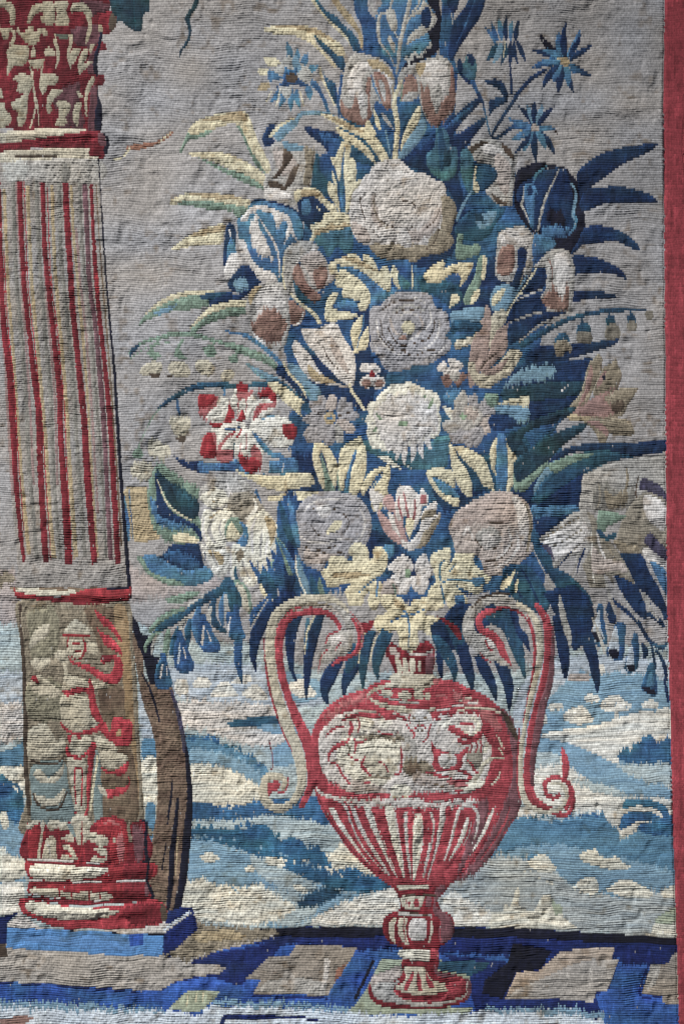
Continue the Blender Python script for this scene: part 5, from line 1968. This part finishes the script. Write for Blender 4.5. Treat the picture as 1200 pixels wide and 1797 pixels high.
vr k1.5,2.5,2.5,2.5,2 463,1120 466,1170 476,1225 494,1280 512,1318
rd k1,1.5,1.5,1 472,1300 478,1330 477,1350 464,1352
rd k1,1,1 466,1160 474,1210 488,1262
vr k1.5,3,3,2 560,1078 540,1064 510,1072 494,1092
pk k2,4,4,3,2 615,1075 634,1100 636,1130 625,1150
/bird_head
wg 575,1118 590,1110 606,1108 618,1118 618,1136 608,1148 594,1152 580,1162 568,1164 562,1158 566,1144 578,1138 572,1130
wh h2 580,1120 600,1116 608,1126 596,1134 582,1134
vr k2,4,4,2 571,1130 576,1116 592,1108 600,1100
vr k1.5,3,2 588,1142 594,1132 600,1126
vr k2,2.5,2 577,1138 564,1152 559,1176
vr k2,9,7,3 582,1170 592,1160 606,1154 622,1146
@vase_handle; right S curved handle of the urn with crimson and cream bands, ending in a bird head and a curled scroll
vr k8,14,15,17,17,20,18,17,17,17,16,14,10 938,1060 956,1085 962,1120 962,1160 955,1200 946,1240 935,1280 930,1320 926,1360 930,1395 945,1412 965,1422 985,1424
pu k3,8,12,14,14,10,5 970,1100 969,1150 964,1200 952,1240 942,1290 934,1340 934,1380
vr k5,8,8,6,5,5,5,4 856,1078 880,1066 910,1072 930,1095 938,1140 935,1180 928,1220 918,1270
cr k8,10,12,12,10,9,8,8,10,11,10,9 905,1058 930,1075 944,1105 947,1150 940,1190 930,1230 920,1280 914,1320 912,1360 917,1395 930,1415 955,1426
vr k3,3,3,3 911,1280 908,1330 907,1370 912,1400
vr k3,7,8,8,8,8,8,6 965,1428 990,1430 1003,1415 1003,1390 992,1370 970,1365 955,1375 958,1392
vr k9,8,7 955,1392 970,1400 982,1394
cr k8,8,8,8,6,3 950,1424 975,1422 992,1408 993,1390 982,1376 966,1374
vr k8,7,6 990,1420 1000,1400 998,1380
vr 984,1310 994,1325 998,1340 996,1362 986,1362 986,1340
cy k2,3,2 983,1325 984,1345 980,1360
vr k3,12,12,12,16,14,8 872,1070 850,1076 840,1090 845,1105 862,1115 876,1130 884,1150
vr k14,12,5 876,1130 884,1150 896,1168
wg k8,16,19,20,22,20 900,1054 870,1050 840,1062 823,1085 822,1110 832,1130
wg k3,5,5,3 850,1056 880,1062 910,1068 925,1085
br k1.5,4,4,2 826,1068 845,1050 870,1042 895,1042
/bird_head
wg 822,1105 840,1112 856,1120 868,1132 872,1150 885,1158 895,1168 880,1168 868,1160 850,1155 838,1148 828,1135
vr k1.5,4,3 851,1124 856,1136 864,1142
vr k2,4,3 842,1144 848,1154 862,1162
wh h2 855,1120 868,1130 866,1140 858,1134
@red_border; plain crimson woven border band down the right edge
bo 1165,-120 1166,0 1163,150 1164,300 1166,500 1168,800 1170,1040 1176,1250 1178,1400 1182,1520 1187,1650 1191,1797 1196,1950 1330,1950 1330,-120
"""
# ---------------------------------------------------------------- weaving the drawing
col = np.full((nrib, NX), CI['sk'], np.int16)
own = np.full((nrib, NX), 0, np.int32)
nodes = []                                      # [name, label, parent_index]
def node(name, label, parent):
    nodes.append([name, label, parent]); return len(nodes) - 1

def smooth(p, closed, n=7):
    p = np.asarray(p, float); N = len(p)
    if N < 3:
        t = np.linspace(0, 1, 12)[:, None]
        return p[0] * (1 - t) + p[-1] * t
    out = []
    rng = range(N) if closed else range(N - 1)
    for i in rng:
        if closed: a, b, c, d = p[i - 1], p[i], p[(i + 1) % N], p[(i + 2) % N]
        else: a, b, c, d = p[max(i - 1, 0)], p[i], p[i + 1], p[min(i + 2, N - 1)]
        for t in np.arange(n) / n:
            out.append(.5 * ((2 * b) + (c - a) * t + (2 * a - 5 * b + 4 * c - d) * t * t + (3 * b - a - 3 * c + d) * t ** 3))
    if not closed: out.append(p[-1])
    return np.array(out)

def fillmask(pts):
    X, Y = pts[:, 0], pts[:, 1]
    x0, y0 = X - wdx(X, Y), Y - wdy(X, Y)
    i0 = max(0, int((y0.min() - YA) / P) - 1); i1 = min(nrib, int((y0.max() - YA) / P) + 2)
    m = np.zeros((max(i1 - i0, 0), NX), bool)
    x2, y2 = np.roll(x0, -1), np.roll(y0, -1)
    for i in range(i0, i1):
        for yy in (yc[i],):
            h = ((y0 <= yy) & (y2 > yy)) | ((y2 <= yy) & (y0 > yy))
            if not h.any(): continue
            xi = np.sort(x0[h] + (yy - y0[h]) * (x2[h] - x0[h]) / (y2[h] - y0[h]))
            xi = xi + RS.uniform(-.4, .4)
            for a, b in zip(xi[::2], xi[1::2]):
                m[i - i0, np.searchsorted(xc, a):np.searchsorted(xc, b)] = True
    return i0, m

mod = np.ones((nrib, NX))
PLAINLY = ('sky', 'distant_landscape', 'chequered_floor', 'red_border', 'foliage_mass', 'plinth_slab', 'mended_seam')
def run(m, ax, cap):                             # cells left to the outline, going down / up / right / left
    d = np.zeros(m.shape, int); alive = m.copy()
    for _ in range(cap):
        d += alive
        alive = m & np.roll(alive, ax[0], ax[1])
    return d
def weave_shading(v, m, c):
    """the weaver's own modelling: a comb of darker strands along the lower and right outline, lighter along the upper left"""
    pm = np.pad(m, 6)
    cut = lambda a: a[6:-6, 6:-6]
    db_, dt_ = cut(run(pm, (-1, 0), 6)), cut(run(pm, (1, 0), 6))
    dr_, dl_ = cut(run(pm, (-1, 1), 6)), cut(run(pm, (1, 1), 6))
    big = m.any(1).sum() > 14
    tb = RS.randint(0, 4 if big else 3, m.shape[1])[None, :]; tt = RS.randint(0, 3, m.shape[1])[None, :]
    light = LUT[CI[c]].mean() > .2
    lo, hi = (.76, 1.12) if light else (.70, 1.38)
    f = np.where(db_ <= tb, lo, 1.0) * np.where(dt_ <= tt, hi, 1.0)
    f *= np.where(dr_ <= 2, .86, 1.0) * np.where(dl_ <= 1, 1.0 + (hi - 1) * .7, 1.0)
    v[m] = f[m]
def paint(i0, m, c, h, who):
    if m.size == 0 or not m.any(): return
    if h > 4.5:
        h = h * .8
        cols = np.where(m.any(0))[0]
        K = int(math.ceil(h / P)) + 1
        mm = np.zeros((m.shape[0] + 2 * K, m.shape[1]), bool); mm[K:-K] = m
        off = (np.repeat(RS.randint(-K, K + 1, len(cols) // 2 + 2), 2)[:len(cols)] * .55 + RS.randint(-K, K + 1, len(cols)) * .45) * (h / (P * K))
        off = np.rint(off + RS.uniform(-.4, .4, len(cols))).astype(int)
        rr = np.clip(np.arange(mm.shape[0])[:, None] + off[None, :], 0, mm.shape[0] - 1)
        mm[:, cols] = mm[rr, cols[None, :]]
        i0 -= K; m = mm
        if i0 < 0: m = m[-i0:]; i0 = 0
        m = m[:nrib - i0]
    v = col[i0:i0 + m.shape[0]]; v[m] = CI[c]
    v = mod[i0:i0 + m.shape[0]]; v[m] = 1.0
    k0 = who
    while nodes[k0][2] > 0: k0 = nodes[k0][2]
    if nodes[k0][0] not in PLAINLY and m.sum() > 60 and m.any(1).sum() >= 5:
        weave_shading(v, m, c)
    v = own[i0:i0 + m.shape[0]]; v[m] = who

def stroke(pts, ws):
    p = smooth(pts, False, 6)
    w = np.interp(np.linspace(0, 1, len(p)), np.linspace(0, 1, len(ws)), ws) / 2 if len(ws) > 1 else np.full(len(p), ws[0] / 2)
    d = np.gradient(p, axis=0); n = np.stack([-d[:, 1], d[:, 0]], 1); n /= np.linalg.norm(n, axis=1)[:, None] + 1e-9
    w = np.maximum(w, .9)[:, None]
    return np.concatenate([p + n * w, (p - n * w)[::-1]])

def leaf(x0, y0, x1, y1, w):
    t = np.linspace(0, 1, 13); a = np.array([x0, y0]); b = np.array([x1, y1])
    d = (b - a); L = np.linalg.norm(d); n = np.array([-d[1], d[0]]) / (L + 1e-9)
    prof = np.sin(np.pi * np.clip(t, 0, 1) ** .8) ** .75 * w / 2
    c = a + d * t[:, None] + n * (math.sin(x1 * 1.7 + y1) * .07 * L * np.sin(np.pi * t))[:, None]
    return np.concatenate([c + n * prof[:, None], (c - n * prof[:, None])[::-1]])

cur = part = 0
STRAIGHT = ('chequered_floor', 'plinth_slab')
TAP = node('tapestry', '', -1)
byname = {}
tr = [0, 0, 1]
def num(s): return [float(v) for v in s.split(',')]
for ln in DATA.split('\n'):
    ln = ln.strip()
    if not ln: continue
    if ln[0] == '@':
        nm, _, lb = ln[1:].partition(';'); nm = nm.strip()
        if nm[0] == '=': cur = part = byname[nm[1:]]
        else:
            cur = part = node(nm, lb.strip(), TAP); byname[nm] = cur
        continue
    if ln[0] == '/':
        cur = part if ln == '/.' else node(ln[1:], '', part)
        continue
    if ln[0] == '~':                             # a patch traced at another scale
        tr = [float(v) for v in ln[1:].split()] or [0, 0, 1]
        continue
    if ln[0] == '*':                             # a scatter of small leafy dabs along a line
        _, c, n, r, *q = ln.split(); q = smooth([num(v) for v in q], False, 20); r = float(r)
        for _k in range(int(n)):
            cx, cy = q[RS.randint(len(q))] + RS.randn(2) * r * np.array([.8, .55])
            a = np.linspace(0, 2 * np.pi, 9)[:-1]
            rr = r * RS.uniform(.45, 1.0) * (1 + .3 * RS.randn(8))
            i0, m = fillmask(np.stack([cx + np.cos(a) * rr * .9, cy + np.sin(a) * rr * 1.3], 1)); paint(i0, m, c, 0, cur)
        continue
    t = ln.split(); c = t[0]; h = 0; kw = None; lw = None; pts = []
    for s in t[1:]:
        if s[0] == 'h': h = float(s[1:])
        elif s[0] == 'k': kw = num(s[1:])
        elif s[0] == 'L': lw = float(s[1:])
        else: pts.append(num(s))
    pts = np.array([[a, b] for a, b in pts]) / tr[2] + np.array(tr[:2])
    if kw: kw = [w / tr[2] for w in kw]
    # what runs off the traced field runs on to the hem
    if lw: i0, m = fillmask(leaf(*pts[0], *pts[1], lw))
    elif kw: i0, m = fillmask(stroke(pts, kw))
    else:
        q = pts.copy()
        q[pts[:, 0] <= -139, 0] = -420; q[pts[:, 1] <= -119, 1] = -420; q[pts[:, 1] >= 1949, 1] = 2300
        i0, m = fillmask(smooth(q, True) if (q.min() > -400 and q.max() < 2200 and nodes[part][0] not in STRAIGHT) else np.concatenate([np.linspace(q[i], q[(i + 1) % len(q)], 6, endpoint=False) for i in range(len(q))]))
    paint(i0, m, c, h, cur)

# outer edge of the border
XX, YY = np.meshgrid(xc, yc)
edge = 1203.0 - 6.5 * np.exp(-((YY - 245) / 55.0) ** 2) + 1.2 * np.sin(YY / 90.0) + np.interp(YY, [0, 600, 1300, 1800], [0, 3, 8, 14])
own[XX > edge] = -1
if 'red_border' in byname:
    pass
BORDER = byname['red_border']

# drop specks: tiny nodes fall back to their parent
cnt = np.bincount(own[own >= 0].ravel(), minlength=len(nodes))
for k in range(len(nodes) - 1, 0, -1):
    if 0 < cnt[k] < 5 and nodes[k][2] > 0:
        own[own == k] = nodes[k][2]
cnt = np.bincount(own[own >= 0].ravel(), minlength=len(nodes))

# ---------------------------------------------------------------- yarn tone of every cell
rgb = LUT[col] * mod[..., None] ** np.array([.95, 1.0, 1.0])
lum = rgb.mean(-1)
fl = FL[col].astype(float)
isb = own == BORDER
tone = 1 + (.09 + .06 * fl) * RS.randn(nrib, NX)                                 # each weft strand
tone *= 1 + .045 * np.repeat(RS.randn(nrib, NX // 9 + 1), 9, 1)[:, :NX]  # short shuttle runs
tone *= 1 + .05 * RS.randn(nrib, 1)
tone *= 1 + np.where(isb, .35, 1) * (.07 * vnoise(60, 45, 11, XX, YY) + .06 * vnoise(18, 14, 12, XX, YY))
rgb = rgb * np.clip(tone, .6, 1.5)[..., None]
# hatching of a second shade inside the blues and reds
hat = (vnoise(5, 22, 13, XX, YY) + .5 * vnoise(40, 30, 14, XX, YY))
dark = lum < .2
rgb[dark & (hat > .55)] *= 1.32
rgb[dark & (hat < -.6)] *= .74
# abrash: dye lots drifting between navy, mid blue and teal, and in long bands across the sky
blue = (dark & (rgb[..., 2] > rgb[..., 0] * 1.5))[..., None]
ab = (vnoise(34, 17, 41, XX, YY) + .6 * vnoise(12, 8, 42, XX, YY))[..., None]
rgb = np.where(blue, rgb * (1 + ab * np.array([.22, .26, .16])), rgb)
tq = np.clip(vnoise(46, 24, 43, XX, YY) * 1.3, -.2, 1)[..., None]
rgb = np.where(blue, rgb * (1 + tq * np.array([.10, .10, -.16])), rgb)
redm = (dark & ~isb & (rgb[..., 0] > rgb[..., 2] * 1.6))[..., None]
rr_ = (vnoise(22, 13, 44, XX, YY) + .5 * vnoise(8, 6, 45, XX, YY))[..., None]
rgb = np.where(redm, rgb * (1 + rr_ * np.array([.26, .32, .30])), rgb)
rgb *= (1 + .05 * vnoise(160, 8, 46, XX, YY) * ~dark)[..., None]
land = np.isin(own, [i for i, n in enumerate(nodes) if n[0] == 'distant_landscape' or (n[2] >= 0 and nodes[n[2]][0] == 'distant_landscape')])
bnd = vnoise(70, 7, 48, XX, YY) + .7 * vnoise(30, 4.5, 49, XX, YY)
rgb = np.where(land[..., None], rgb * (1 + bnd[..., None] * np.array([.17, .13, .09])), rgb)
# worn spots where the pale warp shows through dark wool, and old dirt on the lights
sp = (RS.rand(nrib, NX) < .003) & dark & ~isb & (vnoise(50, 40, 15, XX, YY) > -.1)
rgb[sp] = lin((140, 138, 136)) * GAIN
dirt = np.clip(vnoise(26, 30, 16, XX, YY) * .6 + vnoise(9, 8, 17, XX, YY) * .7 - .38, 0, 1) * np.where(dark, 0, 1)
rgb *= (1 - dirt[..., None] * np.array([.55, .66, .78]))
warm = .05 * vnoise(70, 60, 18, XX, YY)[..., None] * np.array([1, .1, -1.2])
rgb *= 1 + warm * (~dark[..., None])
rgb = np.clip(rgb, .003, .85)

# ---------------------------------------------------------------- relief
VX, VY = np.meshgrid(xs, ys)
def box(a, r, ax):
    pad = [(0, 0), (0, 0)]; pad[ax] = (r + 1, r)
    c = np.cumsum(np.pad(a, pad, mode='edge'), axis=ax)
    n = 2 * r + 1
    return (c[n:] - c[:-n]) / n if ax == 0 else (c[:, n:] - c[:, :-n]) / n
def blur(a, rx, ry, it=2):
    for _ in range(it):
        a = box(a, rx, 1); a = box(a, ry, 0)
    return a
def tovert(a):                                   # rib/weft cell field -> vertices
    b = np.pad(a, ((0, 1), (0, 1)), mode='edge')
    idx = np.concatenate([rib_of_row, [nrib - 1]])
    b = b[idx][:, :len(xs)]
    return b
flv = blur(tovert(fl), 2, 3, 2)
bv = tovert(isb.astype(float)) > .5
# slits and steps where two colours meet
ch = np.zeros((nrib, NX)); grp = own
ch[:, 1:] += (col[:, 1:] != col[:, :-1]); ch[1:] += .8 * (col[1:] != col[:-1])
slit = blur(np.clip(tovert(ch), 0, 1), 1, 2, 1)
# beads of the ribs
rib = np.sin(np.pi * ph)[:, None] ** .7 * (1 + .35 * vnoise(30, 9, 21, VX, VY) + .25 * vnoise(7, P, 22, VX, VY))
H = 1.15 * rib * (1 + .2 * flv) * (1 + .4 * vnoise(70, 50, 47, VX, VY))
bx = np.abs(np.sin(np.pi * VX / 4.6)) ** .8                       # the border is woven the other way
H = np.where(bv, .55 * bx + .25 * rib, H)
cock = vnoise(170, 300, 23, VX + .25 * VY, VY) * 11 + vnoise(60, 110, 24, VX + .3 * VY, VY) * 3.6
puck = vnoise(11, 24, 25, VX + VY * .25, VY) * .6 + vnoise(19, 34, 26, VX + VY * .2, VY) * .9
deep = -np.clip(vnoise(13, 17, 27, VX, VY) + .5 * vnoise(60, 60, 28, VX, VY) - .42, 0, 1) * 5.0
crease = -np.clip(vnoise(24, 4.5, 29, VX, VY) - .5, 0, 1) * 2.6
frizz = vnoise(2.4, 5.5, 30, VX + .3 * VY, VY) * .75 + vnoise(7, 4.5, 31, VX, VY) * .45
H = H + np.where(bv, .6, 1) * (cock * .8 + puck * (.75 + .35 * flv)) + np.where(bv, 0, deep * (.55 + .4 * flv) + crease * (.25 + 1.1 * flv) + frizz * (.12 + .85 * flv))
H += np.where(bv, 0, 0.1 * flv) - np.where(bv, .2, .85) * slit
seam = np.zeros((nrib, NX)); seam[:, 1:] = isb[:, 1:] != isb[:, :-1]     # the border is sewn on: a sunk seam
H -= 2.6 * np.clip(blur(tovert(seam), 1, 1, 1) * 2, 0, 1)
# padded look of the big blossoms
def dome(cx, cy, rx, ry, a):
    global H
    d = ((VX - cx) / rx) ** 2 + ((VY - cy) / ry) ** 2
    H = H + .2 * a * np.clip(1 - d, 0, 1) ** .8
for d in ((705, 370, 95, 92, 7), (715, 580, 75, 72, 5), (710, 742, 66, 66, 4), (582, 925, 66, 70, 5), (862, 935, 74, 74, 6),
          (640, 160, 50, 64, 5), (750, 160, 50, 62, 5), (480, 555, 40, 60, 4), (538, 480, 42, 54, 4), (420, 920, 70, 85, 4),
          (720, 1380, 190, 190, 5), (725, 1640, 60, 55, 3), (505, 310, 45, 50, 5), (570, 640, 55, 55, 4), (1080, 900, 80, 80, 4)):
    dome(*d)
for yb, a in ((236, 3), (1045, 3), (1530, 3), (1565, 3), (1600, 4)):   # the mouldings of the column stand proud in bands
    H = H + a * np.exp(-((VY - yb) / 9) ** 2) * (VX < 270) / (1 + np.exp((VX - 255) / 6))
PXX = VX + wdx(VX, VY); PYY = VY + wdy(VX, VY)
co = np.stack([(PXX - W0 / 2) * PX, -H * PX, (H0 / 2 - PYY) * PX], -1)
# normals of the whole cloth, so that neighbouring parts shade as one weave
du = np.gradient(co, axis=1); dv = np.gradient(co, axis=0)
nr = np.cross(du, dv); nr /= np.linalg.norm(nr, axis=-1)[..., None]
nr *= np.sign(-nr[..., 1:2])

# ---------------------------------------------------------------- wool material
def wool():
    m = bpy.data.materials.new("woven_wool_and_silk"); m.use_nodes = True
    nt = m.node_tree; N, L = nt.nodes, nt.links
    b = N['Principled BSDF']; b.inputs['Roughness'].default_value = .82
    b.inputs['Specular IOR Level'].default_value = .28
    b.inputs['Sheen Weight'].default_value = .12; b.inputs['Sheen Roughness'].default_value = .5
    at = N.new('ShaderNodeAttribute'); at.attribute_name = 'yarn'
    tc = N.new('ShaderNodeTexCoord')
    mp = N.new('ShaderNodeMapping'); mp.inputs['Scale'].default_value = (1.0, 1.0, .35)
    n1 = N.new('ShaderNodeTexNoise'); n1.inputs['Scale'].default_value = 1500; n1.inputs['Detail'].default_value = 3
    n2 = N.new('ShaderNodeTexNoise'); n2.inputs['Scale'].default_value = 420; n2.inputs['Detail'].default_value = 4
    L.new(tc.outputs['Object'], mp.inputs['Vector']); L.new(mp.outputs[0], n1.inputs['Vector']); L.new(tc.outputs['Object'], n2.inputs['Vector'])
    mr = N.new('ShaderNodeMapRange'); mr.inputs['From Min'].default_value = .3; mr.inputs['From Max'].default_value = .7
    mr.inputs['To Min'].default_value = .84; mr.inputs['To Max'].default_value = 1.16
    L.new(n2.outputs[0], mr.inputs['Value'])
    vm = N.new('ShaderNodeVectorMath'); vm.operation = 'SCALE'
    L.new(at.outputs['Color'], vm.inputs[0]); L.new(mr.outputs[0], vm.inputs['Scale'])
    L.new(vm.outputs[0], b.inputs['Base Color'])
    bp = N.new('ShaderNodeBump'); bp.inputs['Strength'].default_value = .55; bp.inputs['Distance'].default_value = .0005
    L.new(n1.outputs[0], bp.inputs['Height']); L.new(bp.outputs[0], b.inputs['Normal'])
    return m
WOOL = wool()

# ---------------------------------------------------------------- one mesh per woven part
owr = own[rib_of_row]                           # owner of every quad row
nrow, ncol = owr.shape
quad_own = owr.ravel()
order = np.argsort(quad_own, kind='stable')
so = quad_own[order]
starts = np.searchsorted(so, np.arange(len(nodes))); ends = np.searchsorted(so, np.arange(len(nodes)), side='right')
V = co.reshape(-1, 3); NV = nr.reshape(-1, 3); NCV = len(xs)
RG = rgb[rib_of_row].reshape(-1, 3)

def build(k, name):
    q = np.sort(order[starts[k]:ends[k]])
    r, c = q // ncol, q % ncol
    a = r * NCV + c
    f = np.stack([a, a + NCV, a + NCV + 1, a + 1], 1)
    u, inv = np.unique(f.ravel(), return_inverse=True)
    me = bpy.data.meshes.new(name)
    me.vertices.add(len(u)); me.vertices.foreach_set('co', V[u].astype(np.float32).ravel())
    nf = len(q)
    me.loops.add(nf * 4); me.loops.foreach_set('vertex_index', inv.astype(np.int32).ravel())
    me.polygons.add(nf)
    me.polygons.foreach_set('loop_start', np.arange(0, nf * 4, 4, dtype=np.int32))
    me.polygons.foreach_set('loop_total', np.full(nf, 4, np.int32))
    me.polygons.foreach_set('use_smooth', np.ones(nf, bool))
    me.update(calc_edges=True)
    at = me.attributes.new('yarn', 'FLOAT_COLOR', 'FACE')
    c4 = np.ones((nf, 4), np.float32); c4[:, :3] = RG[q]
    at.data.foreach_set('color', c4.ravel())
    me.normals_split_custom_set_from_vertices(NV[u].tolist())
    me.materials.append(WOOL)
    return me

root = bpy.data.objects.new('tapestry', None); scene.collection.objects.link(root)
root['label'] = 'old faded woven tapestry with a flower filled crimson urn beside a fluted column'
root['category'] = 'tapestry'
root.location = (0, 0, -(YB - H0 / 2) * PX)
root.empty_display_size = .05
objs = {0: root}
haskids = {n[2] for n in nodes}
bad = 0
for k in range(1, len(nodes)):
    name, label, par = nodes[k]
    if ends[k] > starts[k]: o = bpy.data.objects.new(name, build(k, name))
    elif any(nodes[j][2] == k and ends[j] > starts[j] for j in range(k + 1, len(nodes))):
        o = bpy.data.objects.new(name, None); o.empty_display_size = .01
    else: continue
    scene.collection.objects.link(o)
    o.parent = objs[par]
    o.location = -root.location if par == 0 else (0, 0, 0)
    if label: o['label'] = label
    if name == 'distant_landscape': o['kind'] = 'stuff'
    objs[k] = o

# ---------------------------------------------------------------- lining behind the weave, and the wall it hangs on
def plain(name, col1, col2, scale, rough, bump):
    m = bpy.data.materials.new(name); m.use_nodes = True; nt = m.node_tree; N, L = nt.nodes, nt.links
    b = N['Principled BSDF']; b.inputs['Roughness'].default_value = rough
    tc = N.new('ShaderNodeTexCoord'); n = N.new('ShaderNodeTexNoise'); n.inputs['Scale'].default_value = scale; n.inputs['Detail'].default_value = 8
    r = N.new('ShaderNodeValToRGB'); r.color_ramp.elements[0].color = (*col1, 1); r.color_ramp.elements[1].color = (*col2, 1)
    r.color_ramp.elements[0].position = .35; r.color_ramp.elements[1].position = .65
    bp = N.new('ShaderNodeBump'); bp.inputs['Strength'].default_value = bump; bp.inputs['Distance'].default_value = .002
    L.new(tc.outputs['Object'], n.inputs['Vector']); L.new(n.outputs[0], r.inputs[0]); L.new(r.outputs[0], b.inputs['Base Color'])
    L.new(n.outputs[0], bp.inputs['Height']); L.new(bp.outputs[0], b.inputs['Normal'])
    return m
def slab(name, x0, x1, z0, z1, y0, y1, mat, parent=None, bev=0):
    import bmesh
    bm = bmesh.new(); bmesh.ops.create_cube(bm, size=1)
    for v in bm.verts:
        v.co = ((x0 + x1) / 2 + v.co.x * (x1 - x0), (y0 + y1) / 2 + v.co.y * (y1 - y0), (z0 + z1) / 2 + v.co.z * (z1 - z0))
    if bev: bmesh.ops.bevel(bm, geom=bm.edges[:], offset=bev, segments=2, affect='EDGES')
    me = bpy.data.meshes.new(name); bm.to_mesh(me); bm.free(); me.materials.append(mat)
    o = bpy.data.objects.new(name, me); scene.collection.objects.link(o)
    if parent: o.parent = parent; o.location = -root.location
    return o
X2 = lambda x: (x - W0 / 2) * PX
Z2 = lambda y: (H0 / 2 - y) * PX
hmin = H.min() * PX
slab('lining', X2(XA + 2), X2(1197), Z2(YB - 4), Z2(YA + 4), -hmin + .0012, -hmin + .006,
     plain('linen_lining', (.16, .13, .10), (.24, .20, .15), 300, .95, .4), root, .001)
w = slab('wall', -2.2, 2.6, -2.0, 1.9, -hmin + .020, -hmin + .22, plain('dark_plaster', (.035, .03, .045), (.05, .045, .06), 14, .95, .5))
w['kind'] = 'structure'; w['label'] = 'dark plaster wall behind the red edge of the tapestry'
